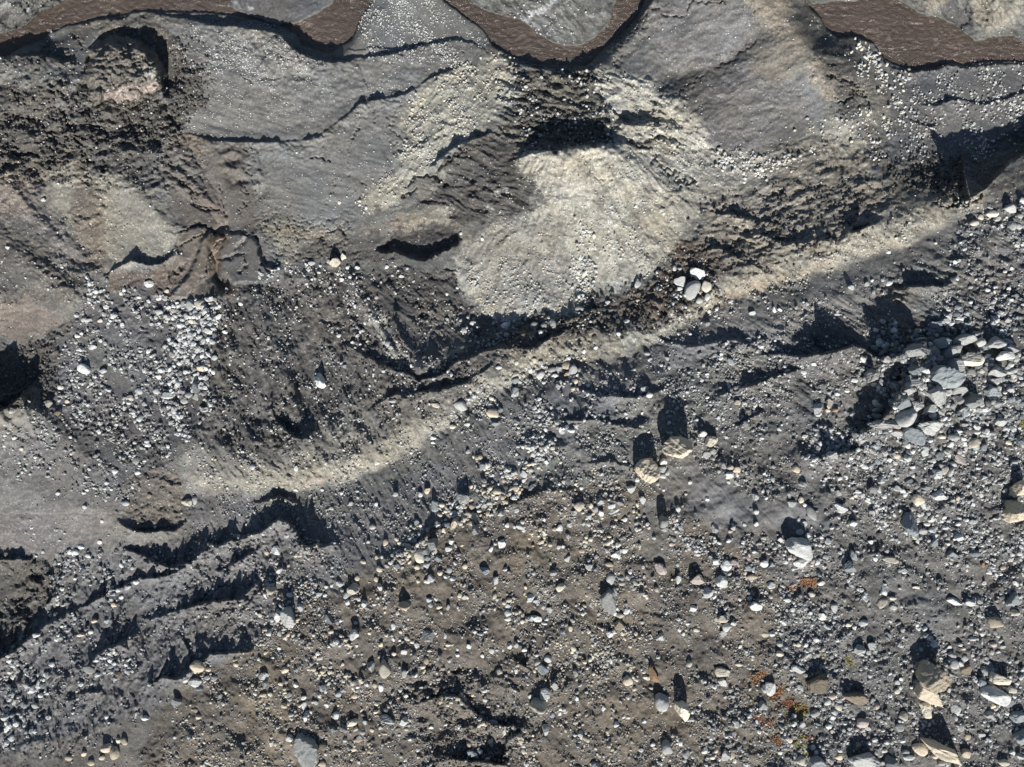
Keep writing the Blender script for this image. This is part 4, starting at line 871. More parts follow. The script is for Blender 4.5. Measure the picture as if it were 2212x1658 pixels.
# surveyed stones: tile origin, scale, then x y width height kind [angle]; kinds: colour letter, capital = water-worn
SURVEY = [
 (0, 414.5, .25, "1715 975 90 80 C;1640 985 60 80 G;1690 1045 55 50 W;1285 795 75 60 w;720 1530 100 85 W;890 1550 60 45 w;760 1110 60 32 w;820 860 50 40 W;1045 880 35 30 C;860 910 28 28 W;1370 1040 70 40 G;1370 920 45 40 w;1800 1200 84 46 w;1945 1215 45 35 w;1705 1445 60 66 G;1795 1495 60 48 T;1740 1525 80 60 T;1850 1435 60 46 W;1755 1290 50 60 G;800 1345 60 42 w;705 1225 30 30 W;865 1115 40 30 C;670 1245 40 34 W;1385 1545 50 40 W;1370 1600 50 40 W;1680 1620 50 50 W;1780 1620 42 60 W;1958 843 36 30 w;1440 860 36 30 C;1590 1265 50 40 W;1505 1040 50 45 p;1650 1120 48 40 C;1895 990 32 30 W;2080 970 34 28 W;535 655 24 22 W;65 485 36 30 W;370 70 36 26 w;1600 1070 40 40 W;910 1000 34 30 W;1200 910 36 28 W;1500 995 34 30 W;1640 1300 38 34 G;1560 1340 40 34 W;1650 1360 36 36 W;1700 1240 34 34 W;1620 1460 42 34 G;1500 1510 36 32 W;1600 1560 42 36 W;1840 1560 40 40 W;1470 1640 34 30 W;1560 1620 32 36 G;1750 1440 34 32 G"),
 (0, 829, .25, "1200 65 60 54 W;1350 65 60 50 W;1440 105 112 56 w;1630 100 70 48 G;1590 150 60 50 W;1690 110 60 72 g;415 180 66 66 c;245 155 36 26 W;495 255 60 44 B;515 35 50 36 W;1205 305 60 60 W;1155 240 42 36 S;935 390 40 40 w;1130 130 40 35 C;1470 225 36 46 W;1175 665 56 56 G;995 760 50 40 W;1190 770 50 40 W;1270 500 40 34 w;1275 530 50 34 w;1165 510 32 30 W;920 860 36 30 W;1085 1035 62 44 W;1610 1030 82 60 c;1680 1010 46 64 W;880 1190 30 30 W;730 1070 36 30 W;2180 725 46 50 W;645 1455 70 50 W;600 1455 36 46 W;700 1410 60 40 W;2050 1320 70 44 s;1050 1570 36 40 W;1290 970 42 42 B;120 470 40 34 W;605 465 32 26 w;95 240 36 36 W;180 565 36 30 C;580 155 36 30 T;1690 40 60 100 s;1740 20 50 60 w;1820 180 34 40 W;770 740 30 24 W;500 950 36 32 W;750 920 34 24 W;960 915 30 24 W;40 450 30 26 W;1340 1240 26 22 w;640 1520 40 34 W;760 1490 44 34 W;580 1560 36 34 S;860 1370 40 36 W"),
 (0, 1243.5, .25, "1100 105 56 38 w;980 255 42 42 T;815 395 56 34 T;925 395 50 46 s;310 520 64 32 w;785 490 40 35 W;700 515 62 32 t;485 555 40 35 W;765 815 92 70 G;445 770 50 40 W;1010 855 52 46 b;1095 775 42 34 W;345 950 82 44 W;275 1000 46 36 W;200 1115 50 62 S;305 1125 60 46 G;45 1235 62 46 w;95 1405 56 50 W;60 1330 50 50 W;1700 790 112 96 T;1680 930 112 70 w;1720 975 60 54 S;1600 910 46 30 W;1525 1100 76 74 s;1255 1235 62 38 w;920 1225 32 36 W;920 1495 92 70 T;985 1540 80 104 T;1070 1435 62 60 T;1020 1430 42 40 C;595 1580 62 46 T;725 1545 42 40 T;785 1620 62 46 T;880 1575 48 36 T;2035 775 50 46 T;2030 735 42 30 T;1800 815 42 36 T;1715 1225 50 36 T;1785 885 50 40 S;1850 885 56 42 S;1730 690 30 40 w;1175 60 50 40 W;1020 130 40 34 W;1045 190 40 34 W;830 735 40 30 W;950 740 40 34 W;960 790 40 34 S;840 860 46 34 W;700 940 44 34 W;390 860 40 36 W;105 885 40 30 W;75 740 44 34 W;380 650 40 24 W;230 850 34 32 W;60 1170 36 40 W;1510 1400 30 24 W;1690 1165 40 40 B;1820 1100 24 22 C;60 1280 40 40 W;160 1290 44 40 S;350 1040 40 40 W"),
 (553, 414.5, .25, "680 610 92 76 c;755 560 46 56 c;625 605 30 44 G;795 655 40 30 W;875 660 40 32 w;480 620 60 38 W;265 610 30 28 T;720 95 28 32 C;1130 650 30 32 w;1255 730 46 28 w;1040 915 34 28 p;860 990 30 36 w;740 760 38 34 w;1770 360 28 26 w;1955 410 28 28 w;545 1625 80 110 w;715 1245 36 30 W;1140 1315 56 48 W;1170 1345 36 36 G;835 1300 40 24 w;1455 1435 38 32 T;1800 1205 48 60 W;1875 1140 46 42 W;2055 1085 36 30 W;2155 1155 72 54 W;2165 1240 46 46 G;765 1510 32 32 S;900 1210 26 30 W;105 1265 30 30 w;2095 1520 54 30 W;1100 1555 32 24 w;640 830 32 26 g;190 662 30 24 W;1910 815 36 34 g;1740 830 26 26 W;940 1135 24 28 W;1650 885 24 28 W;895 115 24 20 W;950 140 24 28 W;555 640 24 22 W;1200 640 22 22 W;1310 665 26 22 W"),
 (1106, 414.5, .25, "1455 785 106 94 w;1600 715 118 108 w;1565 850 128 155 G;1680 825 84 100 C;1690 910 50 60 W;1620 940 56 50 W;1450 840 58 32 w;1085 785 58 88 g;1450 670 40 32 G;1410 660 40 46 g;1260 840 72 50 G;1255 695 26 26 W;1375 1055 30 46 w;990 1120 48 34 w;595 1010 92 46 G;550 1040 30 26 W;200 1160 84 66 G;280 1155 70 50 G;245 1215 36 36 W;355 1140 50 80 G;1090 943 36 26 C;830 960 50 40 g;1890 948 46 30 W;1685 980 30 32 C;2075 1050 60 34 w;2150 1335 46 40 w;1895 1470 62 60 w;1685 1580 36 32 w;1810 1405 32 26 W;1070 125 36 30 w;1310 190 26 26 W;470 1505 72 68 T;530 1535 70 76 G;345 1540 72 48 G;245 1590 72 72 W;400 1535 60 50 g;185 1460 56 44 T;35 1575 50 50 T;25 1630 72 60 S;465 1585 32 34 o;1170 1400 54 30 G;2045 1275 54 38 w;725 1350 38 30 W;900 1070 28 26 W;1465 875 34 34 W;1420 870 34 30 W;1500 900 34 26 W;1420 910 30 26 W;1530 920 30 26 W;580 905 34 36 W;610 900 30 30 W;625 710 38 36 W;575 690 34 40 W;620 620 34 28 W;160 1550 38 34 W;450 1480 30 30 T;370 1590 44 32 W;250 1480 40 34 g;490 1440 36 30 W;1360 1520 30 34 w;1640 1630 30 26 W;1290 1500 30 26 W;2060 1290 30 26 W;2120 1380 34 30 g;1610 870 24 24 W;920 1230 34 32 W;1540 1230 26 24 W;40 1480 34 40 C;100 1590 34 30 T"),
 (1659, 414.5, .25, "2095 145 96 72 W;2200 80 50 60 W;1940 190 100 56 C;1840 220 50 44 C;1980 235 56 44 w;1785 270 76 50 C;2110 295 62 82 W;2170 300 60 60 W;2180 210 50 44 W;1450 445 26 22 C;1050 790 52 46 W;855 800 42 36 g;720 830 52 42 w;900 770 30 26 w;55 1020 36 52 w;105 1020 42 34 w;600 1060 52 28 W;1310 1290 132 72 w;1285 1370 215 112 w;1500 1310 130 92 s;1595 1380 160 140 w 30;1700 1280 175 100 g 20;1770 1450 172 118 c;1420 1375 100 80 w;1470 1440 94 60 p;1625 1500 142 110 g;1830 1300 72 80 W;1980 1300 150 100 g;2090 1360 130 80 g;2040 1420 130 80 w;1280 1545 150 76 s;1550 1600 240 190 s;905 1590 90 120 g;745 1630 56 38 w;1235 1645 180 60 g;1990 1560 150 90 g;2120 1555 130 50 g;1960 1640 100 70 g;1600 770 62 60 G;2110 660 42 32 w;1450 1150 102 60 s;1480 1195 60 48 S;1300 1200 62 40 g;1810 1230 84 50 g;2020 1205 50 40 W;1270 1240 92 50 s;1750 830 40 32 G;2150 465 36 28 c;1760 1560 70 50 g;1845 1550 50 40 g;1490 1530 80 50 g;1040 520 34 30 w;310 955 24 22 w;440 1010 30 26 g;1700 495 36 30 w;1620 610 40 30 w;1580 860 40 34 g;1640 1000 60 40 s;1720 1050 50 40 g;1960 830 44 34 W;1900 850 36 30 W;2080 840 40 30 W;1750 960 40 34 W;2050 690 36 26 w;1950 950 46 36 g;2080 1070 46 34 g;1200 1480 50 26 s;170 1550 50 30 w;400 1490 46 30 w;310 1560 50 40 w;290 1500 36 36 g;2010 300 44 40 W;150 1510 34 28 w;1390 1230 44 34 g;1110 400 24 20 c;1180 400 26 18 w"),
 (553, 829, .25, "560 10 84 60 w;1180 150 60 36 w;1555 190 66 42 c;1765 195 104 84 G;2045 260 104 76 T;2115 225 42 50 s;2070 350 84 36 g;1700 375 52 36 C;2020 190 38 36 W;1885 110 32 32 W;2035 130 42 40 C;1530 470 50 32 w;350 735 32 42 w;1045 690 42 32 w;1790 985 104 88 g -40;1550 1060 60 92 s;1865 1065 50 46 T;1860 1015 36 40 T;1830 1140 72 56 C;1885 1150 64 60 T;1715 1210 60 80 t;1645 1225 80 42 s;1895 1265 60 72 g;1980 1010 50 46 s;2015 1040 50 40 g;2080 935 72 46 T;2175 755 62 56 w;2190 800 50 40 w;2130 960 40 50 G;1525 1390 86 92 g;1470 1450 66 76 s;1410 1495 82 112 C;1480 1515 66 50 s;1575 1515 66 60 s;1475 1570 62 46 g;1550 1450 40 56 c;1390 1590 50 36 T;1005 1240 58 46 W;1390 1200 46 56 s;1120 1375 42 56 T;1065 1605 52 52 T;1215 1580 52 46 w;1665 1430 56 46 w;1690 1365 40 46 w;1370 1360 42 42 g;1325 1405 42 30 T;1235 1380 30 28 C;2125 1385 66 72 w;2030 1430 36 56 w;2170 1225 36 42 w;2120 1125 52 42 w;170 1445 78 80 w;90 1465 36 36 T;195 1620 56 50 w;670 1385 50 26 W;1480 930 52 50 t;1420 960 38 42 w;815 1040 38 40 g;1040 1045 30 32 W;1205 960 46 36 g;1965 720 66 50 s;1830 355 36 30 W;1975 1620 84 60 s;1670 1610 46 52 G;1805 1580 46 46 T;1590 1640 46 42 T;270 1320 50 32 g;925 1540 46 36 T;1050 1500 52 40 c;600 690 26 24 w;1130 685 26 20 w;510 30 30 24 w;880 985 32 30 g;875 930 28 24 W;740 950 26 30 w;970 1370 30 24 w;1590 1240 30 28 C;1770 1210 34 34 C;1740 1170 34 30 T;1640 1180 30 26 W;1770 1100 34 30 g;1930 1100 36 26 w;1700 1150 28 24 C;1660 1130 26 24 o;1870 1220 30 26 T;1900 890 34 28 C;1920 1060 40 34 g;1240 1450 46 24 W;1510 1500 34 26 g;1340 600 30 26 W;1530 510 40 26 w;570 920 30 24 W;345 920 34 26 W;2190 960 36 34 W;2150 1030 30 26 T;1780 1400 30 24 T;60 1300 30 26 W;650 1080 40 30 G;1460 790 30 20 g"),
 (1106, 829, .25, "1170 750 195 195 t;1425 550 210 205 t -15;1725 500 112 84 c;1745 590 66 60 g;1685 620 70 60 w;1310 680 60 60 w;1300 745 72 50 w;1300 800 56 44 w;1340 770 42 52 w;1655 435 72 50 w;1945 165 52 40 c;1140 55 66 60 w;1190 100 56 46 W;985 260 32 26 w;420 680 32 28 c;600 905 32 30 w;1030 915 76 64 w;1125 1010 54 66 w;580 1065 86 76 C;770 1015 74 58 g;860 1060 60 44 w;930 1035 72 38 g -30;885 1100 76 40 w 20;770 1120 46 52 w;715 1090 60 48 g;665 1150 50 48 G;685 1060 36 52 T;700 1125 32 28 T;660 1210 36 52 g;410 1245 56 56 w;500 1220 46 46 w;970 1175 52 42 w;75 1235 82 60 w;90 1200 42 42 T;1315 1200 76 96 G;1310 1255 66 48 g;1540 855 32 34 w;1755 1250 62 76 g;2105 980 56 60 w;2110 1215 40 40 w;2110 1110 42 40 W;1435 1085 42 56 G;1890 730 60 50 T;1945 745 62 50 T;1880 790 66 50 w;1825 710 60 52 g;1865 810 36 30 C;600 1445 52 42 T;480 1515 50 54 g;895 1480 78 66 w;935 1450 40 40 g;975 1445 42 46 W;840 1565 72 42 T;665 1590 60 52 w;360 1640 60 40 g;185 1640 40 36 G;1285 1600 112 90 p -40;1850 1570 86 90 w;1925 1545 60 50 p;1875 1360 40 36 W;1595 1445 46 40 W;1395 1345 50 50 g;1385 1390 50 36 p;780 1165 26 24 T;100 780 62 62 w;45 910 38 40 C;60 940 34 36 T;300 680 42 42 w;240 650 46 42 g;185 610 52 42 w;120 685 32 36 g;2180 1560 62 60 w;1760 1545 50 46 w;1180 420 26 26 w;640 300 32 30 W;785 285 42 36 g;435 420 46 36 G;470 375 42 40 s;510 410 60 34 W;25 75 62 80 w;40 330 50 44 g;465 265 40 26 p;240 465 34 24 w;350 560 38 30 C;290 400 34 34 W;20 780 52 46 w;30 870 46 40 s;165 905 50 50 s;20 990 46 44 w;40 1100 42 40 g;150 700 50 28 T;180 695 36 30 C;110 730 40 28 T;20 1240 26 30 W;240 1370 26 30 C;280 1335 24 24 C;150 1340 24 24 T;1310 920 24 28 C;900 840 34 24 T;1690 1000 36 34 w;1420 1180 36 30 w;1470 1210 30 30 g;1440 1140 30 26 g;1790 1380 36 26 W;1605 1480 40 28 C;440 1410 30 28 w;1600 315 30 26 W;1780 295 40 30 w;1360 280 44 26 s;650 270 34 50 g;710 290 34 34 W;625 320 26 26 C;1420 110 34 28 w;1690 120 36 26 w;1755 1360 32 30 W;1910 1250 34 44 g;1890 1280 40 26 p;2010 1220 30 28 W;1790 760 30 26 G;2040 1590 54 48 s;2080 1600 36 44 s;1830 1640 60 40 s;100 1270 40 30 w;1190 655 50 22 w;1495 600 34 22 W"),
 (1659, 829, .25, "1130 30 104 100 s;1210 50 100 112 w;1480 110 205 150 w;1660 60 155 80 g;1780 150 130 122 g;1950 70 112 80 s;1640 140 82 80 g;1075 170 52 70 w;1180 160 112 132 s;1280 200 112 88 w;1405 225 134 90 w 25;1505 240 62 60 g;1205 290 165 160 G;1400 385 222 122 g;1255 450 165 150 s -35;960 190 62 50 w;950 230 92 40 g;940 280 82 60 s;1010 350 245 70 g;1120 360 84 62 p;1110 430 104 62 g;1025 410 60 44 s;1505 460 60 36 C;1355 590 68 66 w;425 215 84 98 w -30;535 175 58 88 c;555 620 92 60 w;1470 630 72 70 s;1205 645 68 60 w;1115 630 52 42 T;1785 515 84 82 C;1615 465 94 50 G;1700 520 72 46 W;1580 530 52 46 w;1865 550 60 62 s;1660 590 46 42 P;1665 660 100 70 p -35;2010 335 76 72 w;1555 590 56 40 w;1610 700 62 44 G;1460 785 82 76 w;1525 750 62 72 C;1585 760 60 82 W -30;1490 715 50 42 G;1870 815 50 42 w;980 835 52 62 w;1220 840 60 40 s;905 920 62 60 g;960 920 42 62 w;1115 905 62 50 w;785 935 72 30 w;1005 975 42 42 W;1165 930 46 40 w;610 945 46 50 g;240 740 62 60 T;300 870 72 48 g;1480 965 114 76 w;1305 1005 92 96 T;1350 1055 56 60 w;1370 900 84 40 g;375 1120 76 114 G 25;320 1050 38 36 W;290 1005 46 56 C;205 1040 72 58 g;630 1080 98 78 w;1230 1225 135 180 s 15;1420 1170 62 60 w;1385 1125 46 42 g;1420 1265 60 50 w;1340 1275 72 50 g;1370 1215 56 32 W;265 1180 36 42 W;310 1210 60 52 g;275 1285 62 50 W;740 1210 60 46 W;1060 1190 42 36 B;1765 1200 62 48 g;1475 1100 62 36 G;2150 1115 150 190 t;2190 910 124 140 t;2125 690 62 58 g;290 1420 225 190 w -35;290 1555 120 70 w;520 1365 48 52 w;345 1310 46 42 w;110 1350 52 44 w;885 1370 42 36 w;735 1490 52 84 s 30;700 1580 104 90 s;640 1525 60 50 g;1050 1520 114 60 c -10;1100 1535 56 48 T;1440 1380 50 62 s;1790 1470 84 60 s;1610 1480 92 60 s -20;1650 1330 72 60 w;1855 1570 36 42 o;2030 1590 50 42 T;2095 1525 42 36 P;1910 1630 46 42 w;1175 1620 52 46 w;150 1545 46 36 w;430 1545 42 50 w;1695 225 72 44 w 15;1815 225 52 50 w;1865 220 52 50 w;1900 215 50 46 w;1990 700 36 28 w;1770 1045 36 42 w;1640 990 30 40 T;1680 45 60 50 w;600 90 44 34 w;680 60 42 36 w;90 185 34 28 w;100 395 40 30 w;915 10 46 30 g;800 85 26 22 w;380 700 44 30 w -30;595 770 32 34 C;1940 430 54 40 G;1810 420 52 40 W;1640 410 50 34 w;1710 360 60 26 w;1915 440 36 34 g;2050 450 40 34 g;2080 510 48 40 T;1250 725 44 26 w;1100 690 36 30 C;840 715 60 50 W;890 710 52 36 g;690 710 40 30 w;430 275 50 30 W;520 235 42 30 T;590 230 44 28 o;460 235 30 26 o;1080 735 44 34 w;1085 770 50 34 g;2100 560 44 30 g;855 1015 40 30 w;725 985 34 30 C;760 970 34 34 w;820 970 34 32 w;1500 1190 40 34 w;1560 1185 40 28 g;1640 1215 46 34 w;1930 1180 34 28 g;1980 1165 56 34 g;2050 1170 56 34 g;1860 880 26 28 w;2020 865 24 24 W;1730 885 30 26 w;1440 1310 50 34 w;1530 1310 40 30 g;1560 1390 26 26 C;1270 1335 30 26 T;450 1400 34 28 W;500 1500 46 40 G;460 1330 30 28 w;225 1600 36 34 w;60 1420 44 34 g;40 1560 50 40 g;380 1570 30 30 T;440 1640 24 24 w"),
 (553, 1243.5, .25, "430 1530 225 290 g;275 370 118 152 g;195 355 72 92 w;125 130 76 62 C;125 95 62 44 s;840 115 98 92 c;780 175 52 54 G;790 235 38 46 W;930 250 56 58 w;1070 105 46 56 w 30;1110 805 104 134 C 15;990 790 64 84 g;850 515 74 84 w;635 380 52 88 s 30;1280 265 98 60 T;1495 215 46 42 g;1505 255 44 44 G;1660 275 32 48 g;1585 270 52 46 T;1795 185 42 50 w;1760 175 40 42 T;2070 45 44 68 w;1510 25 62 60 w;1480 55 62 36 w;1400 50 36 36 T;875 25 42 42 T;1040 35 40 42 T;720 75 62 48 w;1185 440 40 58 W;735 390 38 36 w;1480 525 104 90 g;1635 525 26 42 w;1840 615 42 42 w;1305 545 42 40 C;1350 575 42 32 C;1280 665 52 42 w;1390 605 46 42 w;2035 655 46 46 G;1955 695 32 36 W;2100 835 62 52 c;1440 790 46 46 T;1470 740 40 58 T;1280 850 46 66 G;65 870 78 54 w;75 945 46 68 s;60 1035 62 36 T;250 820 70 50 T;240 1130 50 48 T;580 975 60 50 w;710 1025 56 58 s;345 950 42 46 C;860 1040 72 44 T;860 995 40 40 T;955 940 42 46 w;1025 950 40 52 T;1080 975 42 68 w;875 965 32 30 w;410 1130 46 62 w;425 1240 36 42 w;685 1215 62 60 w;830 1275 92 70 c 30;755 1325 62 60 g;670 1335 60 50 s;1135 1250 124 80 g;1275 1265 68 70 w;2045 1275 88 54 w;1870 1540 84 60 s;1935 1530 42 42 W;1325 1420 38 30 w;290 1410 56 62 w;130 1455 32 52 w;580 1480 62 70 B;800 1490 46 46 g;845 1505 46 36 T;570 1630 62 50 T;600 1545 30 26 w;610 1120 36 46 w;1245 995 36 30 W;880 1420 72 40 T;35 345 34 34 T;110 500 44 60 w;200 500 40 56 G;75 470 44 30 T;380 280 52 60 w;290 170 50 34 w;545 165 50 30 w;80 180 34 50 w;1700 30 50 32 w;1640 10 40 30 w;655 85 26 36 w;605 100 30 26 W;1640 1290 30 26 W;1800 85 32 36 g;1555 205 30 36 w;1075 600 40 38 T;1190 680 38 34 C;750 770 26 30 T;510 705 30 30 T;200 630 30 30 w;1870 1035 26 28 T;2090 1125 24 22 w;1240 1380 30 20 w;1040 1110 38 34 C;940 1270 40 40 g;870 610 26 24 w;1550 500 24 24 W;410 1060 46 36 W;290 1030 44 50 G;210 940 40 30 T;120 1030 36 32 C;1425 975 34 30 w;1295 1040 42 34 w;520 1100 40 34 G;470 1180 34 34 C;440 1210 44 36 W;300 1210 44 34 g;900 1400 30 22 w;1000 1340 34 34 T;860 1330 40 36 G;920 1360 44 34 G;1515 1310 42 30 w;1510 650 60 28 p;1740 690 36 36 w;1740 640 22 26 w;2190 610 44 50 w;2180 270 50 44 w;2180 330 60 48 w;2170 380 50 34 C;1965 310 34 30 g;2020 290 30 26 g;1600 320 24 30 w;1660 600 44 30 T;1690 600 26 22 w;1125 520 30 30 T;1175 520 30 30 g;980 500 30 28 C;1250 490 30 26 C;2000 1590 40 34 T"),
 (1106, 1243.5, .4355, "475 125 78 114 g;240 62 44 38 C;95 110 36 42 w;120 215 56 34 w;185 172 28 30 w;600 35 36 30 C;575 12 30 25 w;825 22 26 42 w;922 20 70 50 p;1040 30 56 56 w;970 90 50 48 w;900 165 36 30 w;1210 155 58 42 w;1045 215 52 36 c;1065 258 40 40 W;1050 290 32 36 g;915 270 32 22 C;535 200 38 26 T;570 178 32 30 w;530 245 46 50 b;485 292 32 30 w;740 305 42 36 g;305 360 26 32 C;178 415 36 32 W;150 465 62 48 s;165 590 50 58 w;130 652 80 66 C;210 548 32 42 w;700 490 44 80 o 15;575 525 46 42 T;660 505 24 22 C;745 630 66 78 W;845 675 62 92 c;880 440 28 36 C;1045 480 74 50 c;1045 530 42 36 w;1125 442 36 20 C;1245 645 42 42 w;1110 740 32 32 g;770 855 52 62 G;860 885 34 48 G;1060 890 40 56 w;1095 890 22 36 T;955 870 30 32 w;415 940 46 32 s;165 770 32 50 g;200 695 22 28 s;315 485 24 38 g;518 740 26 26 w;655 722 26 22 w;490 425 14 26 w;455 660 22 28 w;320 610 26 24 w;1255 565 32 42 w;1255 295 36 26 C;490 20 42 52 G;1190 8 52 26 T;160 240 26 16 w;170 215 22 24 w;90 215 24 30 w;20 345 24 36 w;510 190 22 24 w;518 165 24 18 w;550 290 20 22 T;545 260 26 18 g;1020 215 34 28 T;1060 205 24 20 w;1100 240 28 20 w;700 840 22 20 W;835 835 20 26 W;995 905 22 20 C;1015 870 20 24 T;1180 115 22 20 W;340 790 26 34 w;90 600 24 20 w;245 665 24 20 C;265 675 22 20 T;235 685 20 20 w;555 700 22 20 w;575 705 20 18 T;50 770 16 12 w;1130 120 18 18 w;20 475 16 28 w;120 130 30 22 g;60 370 26 24 w;50 230 20 20 C;870 240 18 16 w;510 80 26 40 g;540 20 26 28 w;545 40 30 24 C;605 40 34 26 T;850 290 18 20 w;675 510 20 20 T;655 480 18 16 T;690 560 20 14 g;380 280 20 18 C;300 225 22 18 g;290 265 20 26 T;640 90 40 20 g"),
 (1659, 1243.5, .4355, "820 495 126 130 t;812 585 128 104 t -20;785 670 54 72 c;880 880 185 78 t -22;755 865 66 54 T;495 920 155 88 w -15;250 930 88 60 s;165 920 46 44 C;615 935 60 62 s;250 540 96 90 b;425 610 114 58 b -8;150 468 64 38 w -30;12 565 46 62 w;235 685 46 32 G;1150 520 92 58 c -25;1135 595 128 88 w -20;1190 630 56 44 s;1210 570 50 28 C;1245 705 72 48 s;1255 800 60 70 s;1130 235 74 52 T;925 130 70 38 w -15;1000 135 52 34 w;1215 120 56 72 s;1230 185 40 26 C;570 140 48 46 C;620 115 32 16 C;575 75 26 48 w;620 158 32 24 w;485 118 32 30 w;270 205 36 36 w;330 165 36 46 G;475 238 44 32 W;518 350 40 36 w;455 370 52 46 g;595 300 34 42 s;825 345 40 26 w;785 300 32 28 g;925 440 46 46 W;910 400 32 36 g;978 412 30 32 G;960 440 26 22 w;980 465 52 48 b;1080 475 40 42 G;1065 535 34 50 s;675 700 42 46 C;655 755 36 40 W;935 670 46 56 w;1100 690 52 34 g;470 735 54 42 P;295 628 32 32 W;535 650 48 32 T;700 905 58 28 W;1170 930 50 28 C;1020 315 36 18 w;735 60 32 14 C;95 125 36 22 w;60 340 32 26 W;60 390 38 26 C;218 95 36 26 C;15 50 38 32 w;265 40 32 26 w;640 575 26 26 C;1115 650 32 22 T;985 885 40 40 T;830 900 26 20 T;520 620 26 30 g;320 600 30 30 T;350 655 28 34 C;330 680 34 28 w;320 705 30 20 w;350 620 32 24 g;240 320 26 24 w;150 345 24 22 T;345 325 20 14 W;300 260 24 16 w;80 235 26 18 w;20 290 28 24 w;65 290 24 16 g;430 260 20 20 w;400 245 30 20 c;780 265 26 22 w;745 265 22 20 W;740 245 22 20 w;800 310 28 24 g;820 330 26 22 w;900 355 26 16 w;955 345 20 16 w;970 365 20 16 T;960 345 16 12 c;1120 345 34 24 P;1165 355 28 20 g;1050 130 26 22 g;1060 290 20 16 w;1140 380 20 14 W;640 530 26 22 g;655 560 24 24 w;660 515 20 20 w;500 760 32 20 w;300 750 30 22 w;320 775 24 20 c;380 735 26 20 w;530 820 26 26 W;610 870 26 24 C;580 870 22 20 T;590 830 22 18 W;685 880 36 26 G;670 820 26 22 w;130 740 26 30 w;170 740 30 26 w;130 700 24 26 g;450 845 32 30 b;350 900 34 30 T;310 920 28 30 w;1060 790 40 28 g;960 760 32 26 w;990 800 26 30 T;1210 880 28 24 w;1250 900 30 26 g;860 935 34 26 g;110 820 22 26 T;60 880 22 20 w"),
]
SMALL = {1:.25}
stones = []
for ox, oy, sc, txt in SURVEY:
    for tok in txt.split(';'):
        a = tok.split()
        stones.append(dict(u=ox + float(a[0]) * sc, v=oy + float(a[1]) * sc, w=float(a[2]) * sc * 1.10, h=float(a[3]) * sc * 1.10, k=a[4], r=float(a[5]) if len(a) > 5 else 0.0))
# a few that the picture shows standing tall or lying flat: (unit, unit, height factor)
TALL = [(1462,966,1.35),(1398,1016,1.1),(690,822,1.15),(723,567,1.1),(650,1626,1.25),(2016,1370,1.2),(2046,814,1.1),(1885,812,1.3),(1740,1475,1.3),(1434,1130,1.5),(2196,1107,1.3),(2206,1056,1.3),(1162,1527,1.2),(1474,1537,1.3),(903,1307,1.2),(934,1176,1.3),(1966,1136,.8),(1731,1185,.6),(622,1336,1.0),(2042,1627,1.0),(2016,1459,1.0),(880,1310,1.5),(583,1268,1.2),(860,1040,1.2),(1030,1145,1.3)]
for q in stones:
    q['hf'] = 0.0
    for (a, b, f) in TALL:
        if abs(q['u'] - a) < 9 and abs(q['v'] - b) < 9: q['hf'] = f
    if 1870 < q['u'] < 2190 and 720 < q['v'] < 955:
        q['hf'] = q['hf'] or random.uniform(.75, 1.0)
        if q['k'] == 'w' and random.random() < .6: q['k'] = 'g'
    q['size'] = math.sqrt(q['w'] * q['h'])
stones.sort(key=lambda q: -q['size'])
BOULD = [q for q in stones if q['size'] >= 17.5]
ROCK = [q for q in stones if q['size'] < 17.5][:300]
REST = [q for q in stones if q['size'] < 17.5][300:]
print('stones', len(stones), 'boulders', len(BOULD), 'rocks', len(ROCK), 'rest', len(REST))

